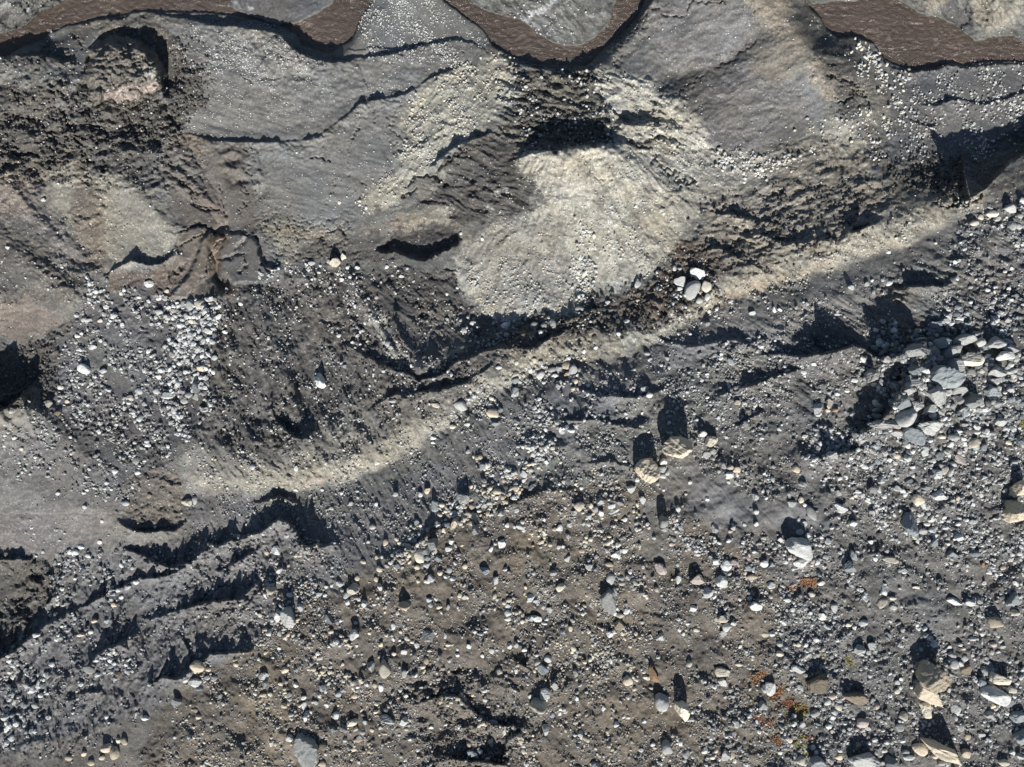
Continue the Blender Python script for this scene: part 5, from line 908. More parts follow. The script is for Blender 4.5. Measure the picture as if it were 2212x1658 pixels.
# hand-written labels of the stones a viewer notices first: position, label, short name for its neighbours to refer to
MARK = [
 (1497,627,'large upright grey boulder in the middle of the tight cluster on brown mud','central boulder of the mud cluster'),
 (1506,593,'blocky white boulder at the top of the tight cluster on brown mud','topmost boulder of the mud cluster'),
 (1470,611,'white boulder at the left of the tight cluster on brown mud','left boulder of the mud cluster'),
 (1526,621,'cream rounded boulder at the right of the tight cluster on brown mud',''),
 (1377,611,'lone upright grey slab at the lower right foot of the pale gravel mound','lone slab below the pale mound'),
 (723,567,'largest cream white boulder at the foot of the smooth grey mudflat','cream boulder below the mudflat'),
 (742,554,'narrow cream boulder standing just behind the largest one below the mudflat',''),
 (689,822,'white pointed boulder with a spiked shadow on the dark flutes','white boulder with spiked shadow'),
 (994,878,'round light grey boulder lying on the pale diagonal ridge','round boulder on the pale ridge'),
 (1064,894,'tan pitted boulder just below the pale diagonal ridge',''),
 (1462,966,'big tan boulder with the longest shadow, in the centre of the slope','tan boulder with longest shadow'),
 (1398,1016,'big tan boulder lying lower left of the one with the longest shadow','second big tan boulder mid slope'),
 (1537,954,'cream wedge boulder just right of the tan boulder with the longest shadow',''),
 (1731,1184,'biggest white boulder of the lower right slope, broad and tilted','broad white boulder on right slope'),
 (1966,1135,'tall slate blue boulder alone in the right half of the gravel','lone slate blue boulder'),
 (2196,1107,'huge tan boulder cut by the right edge, the lower of two','lower tan boulder at right edge'),
 (2206,1056,'huge tan boulder cut by the right edge, the upper of two',''),
 (660,1626,'huge grey block cut by the bottom edge, left of centre','huge grey block at bottom edge'),
 (622,1336,'large grey boulder with white companion on its left, left part of the moraine','grey boulder of the left pair'),
 (830,1445,'smooth cream egg shaped boulder on brown gravel','cream egg shaped boulder'),
 (1313,1298,'big domed grey boulder with a trail of small rocks beside it','domed grey boulder'),
 (1411,1457,'elongated rust orange rock on the lower middle moraine','rust orange rock'),
 (1163,1527,'broad cream boulder in the lower middle beside a dark hollow','broad cream boulder lower middle'),
 (1430,1518,'rounded white boulder on the lower middle moraine','rounded white boulder lower middle'),
 (1474,1537,'tall cream boulder right of the rounded white boulder, lower middle','tall cream boulder lower middle'),
 (1561,1452,'flat cream boulder over a wide dark shadow, lower right of centre','flat cream boulder'),
 (2016,1459,'upper half of the biggest tan boulder pair near the lower right corner','biggest tan boulder at lower right'),
 (2013,1498,'lower half of the biggest tan boulder pair near the lower right corner',''),
 (2042,1627,'long tan slab lying aslant near the bottom right corner','long tan slab at bottom right'),
 (1874,1644,'long whitish boulder cut by the bottom edge on the right','long whitish boulder at bottom edge'),
 (1768,1648,'slate blue boulder cut by the bottom edge','slate boulder at bottom edge'),
 (1768,1479,'dark brown wedge of rock with a pointed top','dark brown wedge'),
 (1844,1509,'low brown slab right of the dark brown wedge','low brown slab'),
 (2153,1503,'whitish veined boulder left of the lower right edge','veined white boulder at lower right'),
 (2151,1346,'mustard tan rounded boulder on the right grey gravel','mustard tan boulder'),
 (429,658,'cream round boulder where the brown mud delta meets the cobble field','round boulder under the mud delta'),
 (180,797,'light round boulder alone on the grey left cobble slope','light round boulder at left'),
 (104,874,'cream angular boulder left of the cobble field','cream angular boulder at left'),
 (402,1086,'cream white boulder at the lower end of the pale ridge','cream boulder at ridge end'),
 (545,1010,'round white rock on the lower left part of the pale ridge','round white rock on left ridge'),
 (246,1628,'tallest tan boulder of the tan cluster at the bottom left','tan cluster at bottom left'),
 (425,1441,'tan boulder above a white one on the lower left slope','tan boulder on lower left slope'),
 (381,1518,'slate boulder lying alone on the lower left slope','lone slate boulder at lower left'),
 (2046,814,'largest slate block in the middle of the block pile','largest slate block of the pile'),
 (2058,759,'white cleaved block at the top of the block pile','top white block of the pile'),
 (2101,777,'cream white block on the upper right of the block pile','upper right block of the pile'),
 (2029,856,'large white block just under the largest slate one in the pile','white block in the pile'),
 (1960,901,'round light grey boulder at the lower left of the block pile','round boulder of the pile'),
 (2009,925,'wide grey slab at the lower edge of the block pile','wide slab under the pile'),
 (1973,941,'tilted slate slab at the bottom of the block pile','tilted slate slab of the pile'),
 (1980,757,'wide white block at the top left of the block pile','top left block of the pile'),
 (1885,812,'grey tooth shaped boulder standing left of the block pile','tooth shaped boulder'),
 (934,1176,'pointed grey boulder in a group below the grey slope','grey group below the slope'),
 (1000,1075,'angular slate grey slab on the stone strip in the middle','slate slab on stone strip'),
 (2183,451,'white rounded boulder of the group in the upper right corner','white boulder at upper right'),
 (2105,482,'cream boulder alone at the left of the upper right boulder group','cream boulder at upper right'),
 (1251,1095,'cream cube shaped boulder at the left of a short row, centre moraine','cream cube shaped boulder'),
 (1363,1058,'bright white rock alone under the two big tan boulders','white rock under tan boulders'),
 (1427,1229,'pinkish tilted slab on the moraine right of centre','pinkish tilted slab'),
 (873,1310,'tan crumbly rock in a pale sandy patch','tan rock in sandy patch'),
 (924,1375,'flat grey speckled slab amid brown gravel','flat speckled slab'),
 (583,1268,'cream boulder with dark crown at left','cream boulder below left slope'),
 (763,1272,'cream grey boulder at the foot of the grey slope','cream grey boulder at slope foot'),
 (837,1556,'wide grey wedge over a dark shadow, bottom left of centre','wide grey wedge'),
 (2063,1556+0,'','' ),
 (1546+0,1270,'',''),
]
CN = {'w':'white','g':'grey','s':'slate blue','t':'tan','c':'cream','b':'brown','o':'rust orange','p':'pinkish','d':'dark'}
for q in BOULD + ROCK: q['label'] = None; q['short'] = ''
for mu, mv, lab, short in MARK:
    if not lab: continue
    c = [q for q in BOULD + ROCK if q['label'] is None]
    q = min(c, key=lambda q: (q['u'] - mu) ** 2 + (q['v'] - mv) ** 2 - .3 * q['size'] ** 2)
    if math.hypot(q['u'] - mu, q['v'] - mv) < 22: q['label'] = lab; q['short'] = short
marks = [q for q in BOULD + ROCK if q['short']]
PLACES = [(120,640,'dark left slope'),(300,700,'cobble field'),(410,800,'cobble field edge'),(330,880,'lower cobble field'),(60,960,'left edge gravel'),(180,1180,'left bank'),(520,700,'dark flutes'),(800,520,'ice pit'),(770,430,'grey mudflat'),(950,560,'ice pit'),(1250,560,'pale mound'),(1260,600,'pale mound'),(1900,140,'river bank'),(1750,540,'pale ridge'),(900,720,'pale bowl'),(100,1500,'lower left cobbles'),(140,1600,'lower left cobbles')]
def direction(dx, dy):
    a = (math.degrees(math.atan2(-dy, dx)) + 360) % 360
    return ['right of','upper right of','above','upper left of','left of','lower left of','below','lower right of'][int((a + 22.5) // 45) % 8]
ORD = ['nearest','second nearest','third nearest','fourth nearest','fifth nearest','sixth nearest','seventh nearest','eighth nearest','ninth nearest','tenth nearest','eleventh nearest','twelfth nearest']
todo = [q for q in BOULD + ROCK if q['label'] is None]
sect = {}
for q in todo:
    m = min(marks, key=lambda m: math.hypot(q['u'] - m['u'], q['v'] - m['v']))
    q['mk'] = m; q['md'] = math.hypot(q['u'] - m['u'], q['v'] - m['v']); q['dir'] = direction(q['u'] - m['u'], q['v'] - m['v'])
    q['sz'] = 'large' if q['size'] > 24 else 'middling' if q['size'] > 15 else 'small'
    q['sh'] = 'rounded' if q['k'].isupper() else ('slabby' if max(q['w'], q['h']) > 1.6 * min(q['w'], q['h']) else 'angular')
    q['desc'] = '%s %s %s %s' % (q['sz'], CN[q['k'].lower()], q['sh'], 'boulder' if q['size'] >= 17.5 else 'rock')
    sect.setdefault((q['desc'], id(m), q['dir']), []).append(q)
for lst in sect.values():
    lst.sort(key=lambda q: q['md'])
    for i, q in enumerate(lst):
        d = 'just ' if q['md'] < 22 else 'far ' if q['md'] > 70 and 'of' not in q['dir'][:0] else ''
        if len(lst) > 1: q['label'] = '%s %s %s the %s' % (['nearest','second','third','fourth','fifth','sixth','seventh','eighth','ninth','tenth','eleventh','twelfth'][min(i, 11)], q['desc'], q['dir'], q['mk']['short'])
        else: q['label'] = '%s %s%s the %s' % (q['desc'], d, q['dir'], q['mk']['short'])

def place_stone(q, i):
    z0 = float(zat(q['u'], q['v']))
    angular = .9 if q['k'].islower() else .2
    L = q['size'] * S
    hf = q['hf'] or (random.uniform(.48, .78) if angular > .5 else random.uniform(.45, .65))
    ht = .84 * hf * min(min(q['w'], q['h']) * 1.25, q['size']) * S
    full = ht * 1.45                                    # part of it is buried
    zc = z0 + ht - full / 2
    k = (CAM_H - (z0 + ht * .45)) / CAM_H
    sub = 3 if q['size'] > 17 else 2
    if q['size'] < 9: sub = 1 if angular > .5 else 2
    dims = (q['w'] * S * k, q['h'] * S * k, full)
    rot = math.radians(q['r'])
    if q['r']:
        dims = (max(dims[0], dims[1]) * 1.08, min(dims[0], dims[1]) * .86, full)
        if q['h'] > q['w']: rot += math.pi / 2
    return stone_mesh('stone', 1000 + i, sub, angular, dims, rot), ((q['u'] - CU) * S * k, -(q['v'] - CV) * S * k, zc)

for i, q in enumerate(BOULD + ROCK):
    big = q['size'] >= 17.5
    me, loc = place_stone(q, i)
    o = link(bpy.data.objects.new('boulder' if big else 'rock', me)); o.location = loc
    me.materials.append(MAT[q['k'].lower()])
    o['label'] = q['label']; o['category'] = 'boulder' if big else 'rock'
    o['group'] = 'boulders strewn over the moraine' if big else 'rocks strewn over the moraine'

# remaining single small stones: one object
vv, ff, mi, keys = [], [], [], list('wgstcbop')
for i, q in enumerate(REST):
    me, loc = place_stone(q, 5000 + i); n0 = len(vv)
    for p in me.vertices: vv.append((p.co.x + loc[0], p.co.y + loc[1], p.co.z + loc[2]))
    for p in me.polygons: ff.append(tuple(n0 + a for a in p.vertices)); mi.append(keys.index(q['k'].lower()) if q['k'].lower() in keys else 0)
    bpy.data.meshes.remove(me)
if vv:
    me = bpy.data.meshes.new('cobbles'); me.from_pydata(vv, [], ff); me.polygons.foreach_set('material_index', mi); me.update()
    o = link(bpy.data.objects.new('cobbles', me)); [me.materials.append(MAT[k]) for k in keys]
    o['kind'] = 'stuff'; o['label'] = 'fist to bucket sized stones lying singly over the moraine'; o['category'] = 'cobbles'

# ------------------------------------------------------------------ gravel and scree by the tens of thousands
def pebble_tree(name, mat, seed, angular):
    t = bpy.data.node_groups.new(name, 'GeometryNodeTree')
    t.interface.new_socket('Geometry', in_out='INPUT', socket_type='NodeSocketGeometry'); t.interface.new_socket('Geometry', in_out='OUTPUT', socket_type='NodeSocketGeometry')
    gi = t.nodes.new('NodeGroupInput'); go = t.nodes.new('NodeGroupOutput')
    g2i = t.nodes.new('GeometryNodeGeometryToInstance')
    for k in range(6):
        ic = t.nodes.new('GeometryNodeMeshIcoSphere'); ic.inputs['Radius'].default_value = .5; ic.inputs['Subdivisions'].default_value = 1 if (angular and k % 3) else 2
        pos = t.nodes.new('GeometryNodeInputPosition'); nz = t.nodes.new('ShaderNodeTexNoise'); nz.noise_dimensions = '4D'
        nz.inputs['W'].default_value = seed * 10 + k * 1.7; nz.inputs['Scale'].default_value = 1.7; nz.inputs['Detail'].default_value = 1
        sub = t.nodes.new('ShaderNodeVectorMath'); sub.operation = 'SUBTRACT'; sub.inputs[1].default_value = (.5, .5, .5)
        scl = t.nodes.new('ShaderNodeVectorMath'); scl.operation = 'SCALE'; scl.inputs['Scale'].default_value = .75 if angular else .4
        sp = t.nodes.new('GeometryNodeSetPosition'); mt = t.nodes.new('GeometryNodeSetMaterial'); mt.inputs['Material'].default_value = mat
        ss = t.nodes.new('GeometryNodeSetShadeSmooth'); ss.inputs['Shade Smooth'].default_value = not angular
        t.links.new(pos.outputs[0], nz.inputs['Vector']); t.links.new(nz.outputs['Color'], sub.inputs[0]); t.links.new(sub.outputs[0], scl.inputs[0])
        t.links.new(ic.outputs['Mesh'], sp.inputs['Geometry']); t.links.new(scl.outputs[0], sp.inputs['Offset'])
        t.links.new(sp.outputs[0], mt.inputs[0]); t.links.new(mt.outputs[0], ss.inputs[0]); t.links.new(ss.outputs[0], g2i.inputs[0])
    io = t.nodes.new('GeometryNodeInstanceOnPoints'); io.inputs['Pick Instance'].default_value = True
    def named(n, typ):
        a = t.nodes.new('GeometryNodeInputNamedAttribute'); a.data_type = typ; a.inputs['Name'].default_value = n; return a.outputs[0]
    t.links.new(gi.outputs[0], io.inputs['Points']); t.links.new(g2i.outputs[0], io.inputs['Instance'])
    t.links.new(named('turn', 'FLOAT_VECTOR'), io.inputs['Rotation']); t.links.new(named('size', 'FLOAT_VECTOR'), io.inputs['Scale'])
    t.links.new(named('form', 'INT'), io.inputs['Instance Index'])
    t.links.new(io.outputs[0], go.inputs[0]); return t

def scatter(name, label, mat, u, v, d, angular, seed):
    n = len(u); z = zat(u, v); k = (CAM_H - z) / CAM_H
    me = bpy.data.meshes.new(name); me.vertices.add(n)
    dm = d * S * k
    flat = rng.uniform(.5, .95, n)
    co = np.stack([(u - CU) * S * k, -(v - CV) * S * k, z + dm * flat * .26], -1).astype(np.float32)
    me.vertices.foreach_set('co', co.reshape(-1))
    a = me.attributes.new('turn', 'FLOAT_VECTOR', 'POINT'); a.data.foreach_set('vector', np.stack([rng.uniform(-.5, .5, n), rng.uniform(-.5, .5, n), rng.uniform(0, 6.28, n)], -1).astype(np.float32).reshape(-1))
    a = me.attributes.new('size', 'FLOAT_VECTOR', 'POINT'); a.data.foreach_set('vector', np.stack([dm * rng.uniform(.9, 1.35, n), dm * rng.uniform(.7, 1., n), dm * flat], -1).astype(np.float32).reshape(-1))
    a = me.attributes.new('form', 'INT', 'POINT'); a.data.foreach_set('value', rng.integers(0, 6, n).astype(np.int32))
    me.update()
    o = link(bpy.data.objects.new(name, me)); o['kind'] = 'stuff'; o['label'] = label; o['category'] = 'gravel'
    md = o.modifiers.new('stones', 'NODES'); md.node_group = pebble_tree(name, mat, seed, angular)
    print(name, n)

BARE = [([(1400,1000),(1440,1040),(1500,1010),(1560,1030),(1640,1080),(1740,1060),(1790,1130),(1740,1160),(1620,1150),(1560,1180),(1480,1120),(1420,1050)], .9),
 ([(1370,1110),(1420,1060),(1445,1120),(1430,1200),(1390,1210)], .85), ([(1740,860),(1860,830),(1920,860),(1850,930),(1740,940),(1680,1000),(1620,960)], .75),
 ([(1880,1240),(2000,1280),(2110,1360),(2212,1400),(2212,1450),(2060,1370),(1940,1310)], .85), ([(1420,790),(1560,700),(1700,640),(1880,630),(1900,700),(1800,640),(1700,670),(1560,760),(1440,820)], .8),
 ([(1880,560),(2040,500),(2090,560),(2060,620),(1960,640),(1890,690)], .7), ([(1250,850),(1400,860),(1440,900),(1380,960),(1300,900)], .5),
 ([(1000,1160),(1200,1140),(1260,1190),(1180,1230),(1020,1250)], .6), ([(860,1240),(960,1230),(1000,1330),(900,1350)], .6), ([(470,1510),(560,1500),(620,1600),(560,1650),(500,1600)], .5),
 ([(1060,1340),(1150,1330),(1160,1420),(1080,1430)], .5), ([(280,1440),(380,1350),(420,1420),(340,1520),(180,1600),(60,1640),(160,1540)], .7)]
def pts_in(poly, per1000, dmin, dmax, pw=2.2, soft=14, clump=.6, seed=0):
    a = np.array(poly, float); x0, y0 = np.maximum(a.min(0) - soft, -150); x1, y1 = np.minimum(a.max(0) + soft, [2360, 1810])
    n = int((x1 - x0) * (y1 - y0) / 1000 * per1000)
    u = rng.uniform(x0, x1, n).astype(np.float32); v = rng.uniform(y0, y1, n).astype(np.float32)
    uw, vw = warp(u, v)
    m = poly_mask(uw, vw, poly, soft)
    al_ = u * .62 + v * .79; ac_ = -u * .79 + v * .62
    c = np.clip(.42 + clump * 1.1 * fbm(u, v, 42, 3, 200 + seed) + clump * 2.0 * fbm(ac_ / 38, al_ / 150, 1.0, 3, 400) + clump * 1.2 * fbm(u, v, 13, 2, 300 + seed), 0, 1)
    for bp, bk in BARE: c = c * (1 - bk * poly_mask(uw, vw, bp, 14))
    k = rng.uniform(0, 1, n) < m * c
    u, v = u[k], v[k]
    r = rng.uniform(0, 1, len(u)) ** pw
    return u, v, dmin + (dmax - dmin) * r

# (outline, stones per 1000 square units, smallest, largest, bias to small, kinds)
ALLF = [(-140,-100),(2350,-100),(2350,1800),(-140,1800)]
PLAT = [(2100,480),(2400,380),(2400,1800),(300,1800),(420,1480),(640,1320),(830,1210),(980,1110),(1060,980),(1240,830),(1450,740),(1700,650),(1900,600)]
MOR = [(300,1620),(400,1480),(620,1330),(840,1200),(1060,1080),(1300,1030),(1500,1130),(1700,1250),(1700,1700),(300,1700)]
LEFTC = [(190,610),(330,645),(465,655),(455,740),(440,900),(395,960),(345,1010),(200,1010),(100,960),(130,800)]
FIELDS = [
 (LEFTC, 60, 2, 10, 2.6, 'WGG'), ([(330,640),(465,655),(455,900),(400,950),(350,900),(370,750)], 48, 3.4, 15, 2.0, 'WWG'),
 ([(190,600),(300,640),(330,700),(250,720),(180,690)], 20, 4, 12, 2, 'WG'),
 ([(-60,860),(60,880),(180,960),(300,1060),(260,1090),(120,1040),(-60,1000)], 50, 2, 8, 3, 'WGG'),
 ([(130,1190),(250,1180),(330,1200),(290,1270),(200,1330),(100,1400),(60,1560),(-60,1620),(-60,1420),(90,1370)], 40, 2.4, 12, 3, 'WGGS'),
 ([(40,1480),(130,1440),(100,1560),(40,1620),(-40,1640),(-40,1500)], 22, 3, 15, 2.2, 'WGS'),
 ([(170,1430),(290,1400),(300,1450),(200,1480)], 40, 4, 11, 2, 'WG'),
 ([(60,1130),(130,1110),(140,1190),(60,1200)], 16, 3, 8, 2, 'W'),
 ([(1840,80),(1960,150),(1950,260),(1900,360),(1860,250)], 40, 3, 9, 2, 'WWC'),
 ([(1930,150),(2212,130),(2360,130),(2360,260),(2100,320),(1940,360)], 34, 2.2, 6.5, 2.4, 'WG'),
 ([(2060,230),(2360,180),(2360,300),(2100,340)], 30, 3, 7, 2, 'WG'),
 ([(1535,320),(1580,330),(1700,345),(1760,300),(1760,330),(1700,380),(1600,400),(1555,370)], 50, 3, 8.5, 1.8, 'WWC'),
 ([(1700,280),(1850,240),(1880,300),(1780,320)], 16, 3, 8, 2, 'WC'),
 ([(900,190),(990,130),(1110,120),(1120,210),(1020,290),(930,340),(880,400),(790,460),(780,420),(860,320)], 46, 2.4, 5.5, 2.5, 'WC'),
 ([(1240,470),(1290,500),(1275,640),(1250,700),(1235,600)], 50, 3, 9, 1.8, 'WWC'),
 ([(1300,440),(1400,430),(1400,600),(1300,620)], 24, 2.4, 6, 2.4, 'WC'),
 ([(985,560),(1280,560),(1300,680),(1100,710),(1000,660)], 26, 2.4, 6, 2.6, 'WC'),
 ([(1110,330),(1530,330),(1530,600),(1200,680),(1000,600)], 14, 2.2, 4.5, 2.6, 'CW'),
 ([(1290,150),(1430,180),(1540,300),(1500,360),(1330,300)], 20, 2.2, 5, 2.6, 'CW'),
 ([(1380,620),(1540,600),(1560,670),(1440,700)], 10, 3, 9, 2, 'W'),
 ([(980,660),(1150,690),(1290,670),(1280,720),(1100,760),(960,720)], 14, 3, 9, 2, 'WG'),
 ([(730,580),(790,640),(900,800),(1000,760),(1010,790),(900,840),(760,740)], 20, 3, 9, 2, 'WG'),
 ([(560,580),(760,570),(760,600),(560,600)], 26, 3, 8, 2, 'W'),
 ([(470,640),(740,590),(900,800),(860,940),(500,960)], 10, 2.4, 7, 3, 'GW'),
 ([(480,10),(640,20),(640,60),(560,50)], 30, 2, 4, 2, 'W'), ([(1000,20),(1300,20),(1240,95),(1130,70)], 24, 2, 5, 2.4, 'W'),
 ([(400,60),(640,100),(700,150),(560,180),(400,150)], 22, 1.8, 3.6, 2.4, 'W'), ([(720,-10),(940,-10),(1040,100),(980,150),(820,130)], 34, 1.8, 4, 2.4, 'W'),
 ([(380,200),(480,230),(700,200),(900,150),(900,180),(650,280),(400,280)], 12, 1.8, 3.2, 2.4, 'W'),
 ([(640,300),(880,250),(780,470),(600,480)], 2.4, 2, 5, 3, 'W'),
 ([(-60,120),(400,120),(400,600),(-60,700)], 4, 2, 5, 3, 'W'),
 ([(1240,740),(1270,800),(1180,960),(1130,1060),(1000,1150),(860,1210),(820,1200),(980,1080),(1070,1020),(1170,920)], 44, 3, 10, 1.9, 'WGT'),
 ([(1190,880),(1250,900),(1180,990),(1100,1040),(1110,980)], 34, 4, 12, 1.7, 'WWG'),
 ([(960,1090),(1130,1040),(1110,1090),(930,1160)], 30, 4, 12, 1.7, 'CTW'),
 ([(960,890),(1100,800),(1240,760),(1250,800),(1150,840),(1000,920)], 26, 3, 9, 1.9, 'WG'),
 ([(400,1060),(660,1070),(960,940),(1240,790),(1240,900),(980,1100),(840,1200),(700,1270),(500,1260),(420,1160)], 40, 2.2, 5.5, 2.6, 'GGW'),
 ([(280,1180),(700,1180),(700,1280),(400,1480),(200,1640),(60,1640),(120,1400)], 22, 2.2, 7, 2.6, 'GGW'),
 ([(540,1150),(700,1180),(690,1340),(560,1400),(520,1280)], 30, 3, 9, 2, 'WGT'),
 (PLAT, 52, 1.5, 4.0, 2.8, 'GGGW'), (PLAT, 6, 3, 11, 3, 'WGG'),
 (MOR, 26, 1.6, 4, 2.2, 'TTGG'), (MOR, 4, 3, 8, 2.6, 'WGT'),
 ([(400,1420),(700,1440),(900,1560),(760,1690),(420,1690)], 14, 2, 9, 3, 'TGC'),
 ([(1750,1100),(2300,1000),(2300,1800),(1700,1800),(1640,1400)], 12, 2.2, 12, 3.4, 'GGW'),
 ([(1940,660),(2300,600),(2300,1050),(1900,1000),(1860,800)], 15, 2.4, 12, 3, 'WGS'), ([(1860,780),(1900,700),(2180,680),(2300,760),(2300,930),(2100,980),(1900,1000),(1840,960)], 26, 4, 17, 2.4, 'GSW'),
 ([(1740,930),(1900,880),(1960,1000),(1860,1000),(1760,990)], 40, 3, 11, 1.8, 'WGS'),
 ([(2080,440),(2300,400),(2300,760),(2160,700),(2040,560)], 34, 2.5, 8, 2.2, 'GWS'),
 ([(1820,1060),(2060,1040),(2120,1160),(1900,1180)], 14, 4, 12, 2, 'WG'),
 ([(1580,1150),(1760,1180),(1780,1330),(1600,1300)], 24, 3, 10, 2.2, 'WGP'),
 ([(2050,1110),(2212,1120),(2212,1260),(2040,1230)], 28, 3, 9, 2, 'WGS'),
 ([(1420,1130),(1480,1080),(1520,1140),(1560,1200),(1460,1200)], 30, 3, 9, 2, 'WG'),
 ([(1240,820),(1700,740),(1760,800),(1560,960),(1250,1000)], 24, 2.4, 7, 2.4, 'GW'),
 ([(1400,700),(1700,640),(1880,700),(1850,860),(1560,860)], 12, 2.4, 7, 2.4, 'GW'),
 ([(1640,1240),(1800,1300),(1850,1500),(1760,1640),(1640,1600),(1700,1400)], 22, 3, 9, 2.2, 'WGS'),
 ([(400,960),(700,980),(960,900),(1240,740),(1260,770),(1000,930),(700,1050),(420,1060)], 60, 1.6, 6, 2.8, 'WCGG'),
 ([(1400,700),(1700,580),(2080,430),(2110,450),(1750,610),(1450,730)], 60, 1.6, 5.5, 2.8, 'WCGG'),
 (ALLF, 5, 2, 4, 2.6, 'GW'),
 ([(340,45),(600,90),(700,140),(640,200),(520,200),(420,160)], 60, 1.5, 3.2, 2, 'W'), ([(720,-10),(960,-10),(1050,100),(960,130),(800,130)], 60, 1.5, 3.6, 2, 'W'),
 ([(390,230),(500,250),(520,300),(410,290)], 50, 1.5, 2.6, 2, 'W'), ([(460,180),(760,150),(860,180),(640,270),(480,260)], 22, 1.5, 2.8, 2, 'W'), ([(500,-40),(700,-40),(680,30),(600,60),(500,30)], 50, 1.6, 4, 2, 'W'),
 ([(470,620),(740,590),(985,580),(1000,700),(1180,700),(1080,800),(960,890),(700,1000),(440,960)], 26, 2.6, 7, 2.2, 'KKKW'),
 ([(-60,180),(150,200),(400,230),(430,300),(340,420),(60,400),(-60,420)], 16, 3, 9, 1.8, 'K'), ([(360,70),(430,80),(450,220),(400,260),(380,200)], 60, 3, 7, 1.8, 'K'),
 ([(1490,430),(1880,390),(1880,500),(1650,590),(1490,540)], 22, 3, 9, 1.8, 'K'), ([(1280,640),(1540,560),(1560,650),(1400,710),(1100,760),(1100,720)], 40, 3, 10, 1.8, 'K'),
 ([(1100,150),(1290,150),(1330,300),(1100,310)], 40, 3, 8, 1.8, 'KKW'), ([(1880,340),(2080,330),(2080,430),(1900,410)], 36, 3, 8, 1.8, 'K'), ([(-60,740),(120,740),(130,880),(-60,900)], 30, 3, 8, 2, 'K'),
 ([(130,900),(350,940),(350,1010),(150,1010)], 36, 3, 9, 2, 'KG'), ([(900,1440),(1130,1480),(1150,1640),(920,1660)], 26, 3, 8, 2, 'K'),
]
# stones gathered in loose heaps and trains that run down the slope
CLU = []
for i in range(330):
    for _ in range(20):
        cu_, cv_ = rng.uniform(330, 2260), rng.uniform(760, 1700)
        p_ = float(poly_mask(np.array([cu_], np.float32), np.array([cv_], np.float32), PLAT, 40)[0])
        b_ = max(float(poly_mask(np.array([cu_], np.float32), np.array([cv_], np.float32), q_, 14)[0]) * k_ for q_, k_ in BARE)
        dens_ = .35 + .65 * (cu_ > 1500) 
        if rng.uniform() < p_ * (1 - b_) * dens_: break
    n_ = int(rng.uniform(8, 60)); la, lc = rng.uniform(10, 42), rng.uniform(5, 16)
    aa, cc = rng.normal(size=n_) * la, rng.normal(size=n_) * lc
    t_ = math.radians(rng.normal(52, 22))
    CLU.append((cu_ + aa * math.cos(t_) - cc * math.sin(t_), cv_ + aa * math.sin(t_) + cc * math.cos(t_), 2.2 + rng.uniform(4, 11) * rng.uniform(0, 1, n_) ** 2.6, ('WGG' if cu_ > 1500 else 'WGTC' if cv_ > 1000 else 'WGG')))
KM = {'K': ('k', 'mud clods', 'dark crumbly clods of mud on the north facing slopes'), 'W': ('w', 'pale gravel', 'pale stones of all sizes heaped in bands over the moraine'), 'G': ('m', 'grey gravel', 'grey scree and gravel strewn over the slopes'), 'T': ('t', 'tan gravel', 'tan pebbles mixed into the brown moraine'),
      'C': ('c', 'cream gravel', 'cream coloured small stones on the pale mound and ridge'), 'S': ('s', 'slate gravel', 'slate blue rubble round the block pile'), 'P': ('p', 'pinkish gravel', 'pinkish stones among the grey gravel')}
BIN = {k: [[], [], []] for k in KM}
rmask = lambda u, v: np.max([poly_mask(u, v, p, 3) for p in RIVER[:3]], 0)
for i, (poly, den, d0, d1, pw, kinds) in enumerate(FIELDS):
    u, v, d = pts_in(poly, den, d0, d1, pw, seed=i)
    wu, wv = warp(u, v, .35)
    keep = (rmask(wu, wv) < .2) & (v > 2 - 30)
    u, v, d = u[keep], v[keep], d[keep]
    ch = rng.integers(0, len(kinds), len(u))
    for j, kk in enumerate(kinds):
        s_ = ch == j
        BIN[kk][0].append(u[s_]); BIN[kk][1].append(v[s_]); BIN[kk][2].append(d[s_])
for u, v, d, kinds in CLU:
    ch = rng.integers(0, len(kinds), len(u))
    for j, kk in enumerate(kinds):
        for x_, y_ in zip(BIN[kk], (u, v, d)): x_.append(y_[ch == j])
for kk, (mk, nm, lab) in KM.items():
    u, v, d = [np.concatenate(x) for x in BIN[kk]]
    scatter(nm.replace(' ', '_'), lab, MAT[mk], u, v, d, kk in 'WGSK', ord(kk))

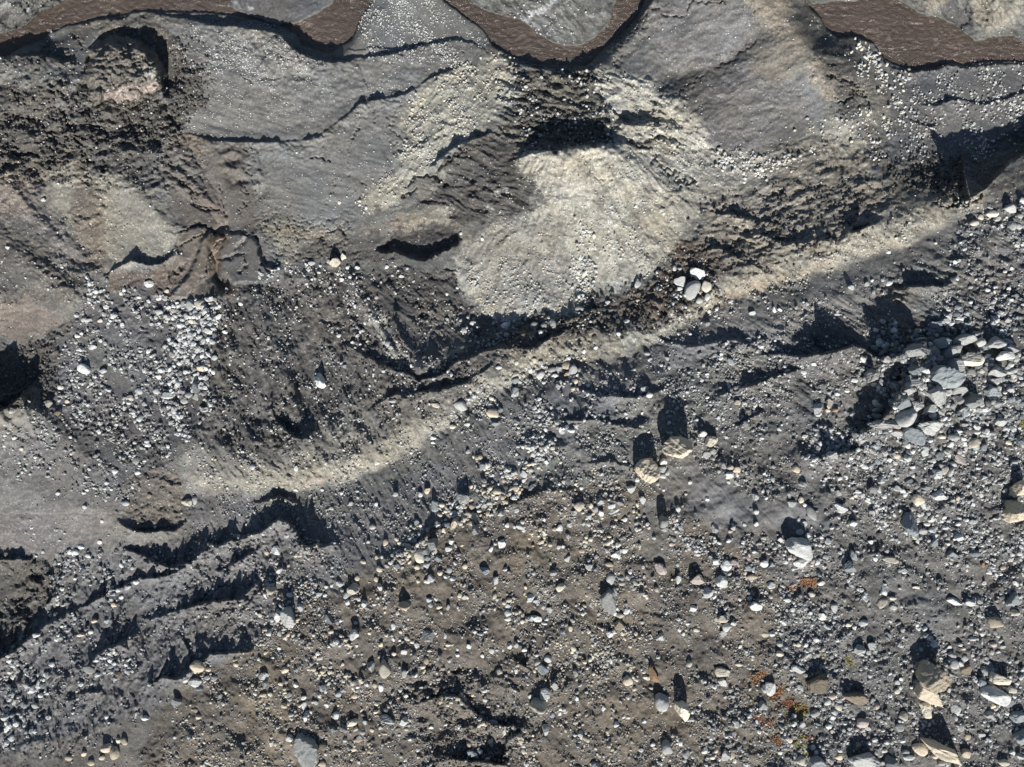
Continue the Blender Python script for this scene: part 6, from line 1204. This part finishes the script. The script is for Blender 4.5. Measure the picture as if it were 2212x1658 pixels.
# ------------------------------------------------------------------ hump of glacier ice under a mantle of mud, top left
def ice_hump():
    out = [(187,104),(214,84),(250,74),(300,84),(335,108),(352,138),(362,168),(357,186),(335,203),(300,216),(262,220),(225,219),(205,229),(192,207),(182,165),(188,130)]
    us = np.arange(170, 376, 1.7); vs = np.arange(62, 242, 1.7)
    u, v = np.meshgrid(us, vs); u = u.astype(np.float32); v = v.astype(np.float32)
    uu = u + 5 * fbm(u, v, 22, 3, 31); vv_ = v + 5 * fbm(u, v, 22, 3, 32)
    sd = poly_sd(uu, vv_, out)
    inside = sd < 3
    rise = np.clip(-sd / 30, 0, 1); dome = 1 - (1 - rise) ** 2.4
    face = smooth((v - (212 - .13 * (u - 205)) + 22 + 4 * perlin(u / 14, v / 14, 4)) / 10) * smooth((u - 218) / 10) * smooth((352 - u) / 8)
    lumps = fbm(u, v, 17, 2, 33)
    gz = zat(u, v); z = np.maximum(gz, -13.6 * KZ) - .35 + 3.3 * dome * (1 + .1 * (u - 270) / 90) - 1.0 * face * dome + (1 - face) * dome * (.34 * fbm(u, v, 9, 3, 34) + .5 * fbm(u, v, 40, 2, 35)) + face * .55 * (1 - np.abs(lumps) * 1.6) * np.minimum(dome * 2, 1)
    x, y = world_xy(u, v, z)
    root = bpy.data.objects.new('ice_hump', None); link(root)
    base = (float(np.mean(x[inside])), float(np.mean(y[inside])), -14.0 * KZ); root.location = base
    root['label'] = 'mud covered hump of glacier ice in a moat beside the smooth grey terrace'; root['category'] = 'ice hump'
    ny, nx = z.shape
    idx = np.arange(nx * ny).reshape(ny, nx)
    ok = inside[:-1, :-1] & inside[1:, :-1] & inside[:-1, 1:] & inside[1:, 1:]
    isf = face[:-1, :-1] > .5
    pale = smooth(1 - np.hypot((u - 325) / 42, (v - 160) / 26)) * smooth(.5 + fbm(u, v, 6, 2, 36) * 1.2)
    for nm, sel in (('mud_mantle', ok & ~isf), ('ice_face', ok & isf)):
        jj, ii = np.nonzero(sel); a = idx[jj, ii]
        q = np.stack([a, a + nx, a + nx + 1, a + 1], -1)
        used, inv = np.unique(q, return_inverse=True); inv = inv.reshape(q.shape)
        P = np.stack([x.ravel()[used] - base[0], y.ravel()[used] - base[1], z.ravel()[used] - base[2]], -1)
        me = bpy.data.meshes.new(nm); me.from_pydata(P.tolist(), [], inv.tolist()); me.polygons.foreach_set('use_smooth', [True] * len(inv))
        o = link(bpy.data.objects.new(nm, me)); o.parent = root
        if nm == 'mud_mantle':
            c4 = np.ones((len(used), 4), np.float32); al = np.array([.125, .118, .105], np.float32) * (1 + .25 * fbm(u, v, 30, 3, 37).ravel()[used, None])
            al = al + pale.ravel()[used, None] * .22; c4[:, :3] = al
            at = me.color_attributes.new('mineral', 'FLOAT_COLOR', 'POINT'); at.data.foreach_set('color', c4.ravel())
            t = me.attributes.new('coarse', 'FLOAT', 'POINT'); t.data.foreach_set('value', np.full(len(used), .9, np.float32))
            me.materials.append(bpy.data.materials['moraine_sediment'])
        else:
            g = NT('dirty_ice'); geo = g.n('ShaderNodeNewGeometry'); n = g.noise(geo.outputs['Position'], .9, 4, .6)
            cr = g.n('ShaderNodeValToRGB'); g.l(n.outputs[0], cr.inputs[0]); cr.color_ramp.elements[0].position = .35; cr.color_ramp.elements[0].color = (.12, .105, .095, 1)
            cr.color_ramp.elements[1].position = .65; cr.color_ramp.elements[1].color = (.36, .31, .28, 1); g.l(cr.outputs[0], g.b.inputs['Base Color']); g.b.inputs['Roughness'].default_value = .3
            g.b.inputs['Specular IOR Level'].default_value = .5; me.materials.append(g.m)
        me.update()
ice_hump()

# ------------------------------------------------------------------ autumn-coloured dwarf plants on the lower right
def leaf_material(name, a, b):
    g = NT(name); oi = g.n('ShaderNodeNewGeometry'); mx = g.n('ShaderNodeMix', data_type='RGBA'); mx.inputs[6].default_value = (*a, 1); mx.inputs[7].default_value = (*b, 1)
    g.l(oi.outputs['Random Per Island'], mx.inputs[0]); g.l(mx.outputs[2], g.b.inputs['Base Color']); g.b.inputs['Roughness'].default_value = .7; return g.m
LEAF = {'orange': leaf_material('orange_leaves', (.36, .17, .09), (.24, .17, .09)), 'yellow': leaf_material('yellow_green_leaves', (.36, .29, .09), (.2, .21, .08)),
        'red': leaf_material('rust_red_leaves', (.28, .12, .08), (.2, .13, .09)), 'mixed': leaf_material('olive_leaves', (.20, .20, .07), (.30, .22, .09))}
def plant(u, v, w, h, kind, label, dens=1.0):
    r = np.random.default_rng(int(u * 7 + v)); n = int(w * h * .75 * dens) + 40
    z0 = float(zat(u, v)); V3, F3 = [], []
    cl = r.normal(size=(5, 2)) * .32
    for i in range(n):
        c = cl[r.integers(0, 5)]; p = c + r.normal(size=2) * .16
        pu, pv = u + p[0] * w, v + p[1] * h; pz = float(zat(pu, pv)); k = S * (CAM_H - pz) / CAM_H
        b = np.array([(pu - CU) * k, -(pv - CV) * k, pz]); a = r.uniform(0, 6.28); L = r.uniform(.14, .34)
        t = np.array([math.cos(a), math.sin(a), r.uniform(.25, .9)]); s_ = np.array([-math.sin(a), math.cos(a), 0]) * L * .3
        n0 = len(V3); V3 += [b + (0, 0, .01), b + t * L * .5 + s_, b + t * L, b + t * L * .5 - s_]; F3.append((n0, n0 + 1, n0 + 2, n0 + 3))
    V3 = np.array(V3); k = S * (CAM_H - z0) / CAM_H; base = np.array([(u - CU) * k, -(v - CV) * k, z0])
    me = bpy.data.meshes.new('dwarf_shrub'); me.from_pydata((V3 - base).tolist(), [], F3); me.materials.append(LEAF[kind]); me.update()
    o = link(bpy.data.objects.new('dwarf_shrub', me)); o.location = base
    o['label'] = label; o['category'] = 'dwarf shrub'; o['group'] = 'autumn coloured dwarf shrubs on the lower right moraine'
for a in [
 (1733,1260,44,14,'orange','orange dwarf shrub alone between stones, highest on the lower right moraine'),
 (1633,1474,16,22,'orange','small orange brown shrub near the flat cream boulder'),
 (1646,1455,14,12,'orange','tiny orange shrub between two stones, top of the shrub patch'),
 (1678,1502,30,22,'orange','orange shrub right of the white rock in the shrub patch'),
 (1702,1524,46,18,'red','widest rust red shrub, running aslant in the middle of the patch'),
 (1731,1537,26,18,'yellow','bright yellow green shrub at the right end of the patch'),
 (1650,1556,24,18,'red','rust red shrub at the left of the patch'),
 (1678,1596,24,16,'orange','orange shrub low in the patch, left of the yellow one'),
 (1730,1603,20,30,'yellow','yellow upright shrub lowest in the patch, above a cream rock'),
 (1750,1598,16,12,'red','small red shrub beside the lowest yellow one'),
 (1833,1430,14,12,'yellow','small yellow tuft alone on dark gravel, farthest right'),
 (1777,1416,16,12,'yellow','small yellow tuft at a cream pebble above the dark brown wedge'),
 (2208,925,16,24,'yellow','yellow tuft at the right edge beside the block pile'),
]: plant(*a)
r = np.random.default_rng(5); V3, F3 = [], []
for i in range(2600):
    cx, cy, sx, sy = [(1690,1550,50,50), (1560,1560,60,40), (1620,1440,40,60), (2200,940,14,60), (1450,1225,20,16), (1600,1235,30,20)][r.choice(6, p=[.55,.13,.12,.1,.05,.05])]
    pu, pv = cx + r.normal() * sx, cy + r.normal() * sy; pz = float(zat(pu, pv)); k = S * (CAM_H - pz) / CAM_H
    b = np.array([(pu - CU) * k, -(pv - CV) * k, pz]); a = r.uniform(0, 6.28); L = r.uniform(.07, .18)
    t = np.array([math.cos(a), math.sin(a), r.uniform(.2, .6)]); s_ = np.array([-math.sin(a), math.cos(a), 0]) * L * .3
    n0 = len(V3); V3 += [tuple(b + (0, 0, .01)), tuple(b + t * L * .5 + s_), tuple(b + t * L), tuple(b + t * L * .5 - s_)]; F3.append((n0, n0 + 1, n0 + 2, n0 + 3))
me = bpy.data.meshes.new('moss'); me.from_pydata(V3, [], F3); me.materials.append(LEAF['mixed']); me.update()
o = link(bpy.data.objects.new('moss', me)); o['kind'] = 'stuff'; o['label'] = 'thin olive and rusty ground cover between the stones'; o['category'] = 'moss'
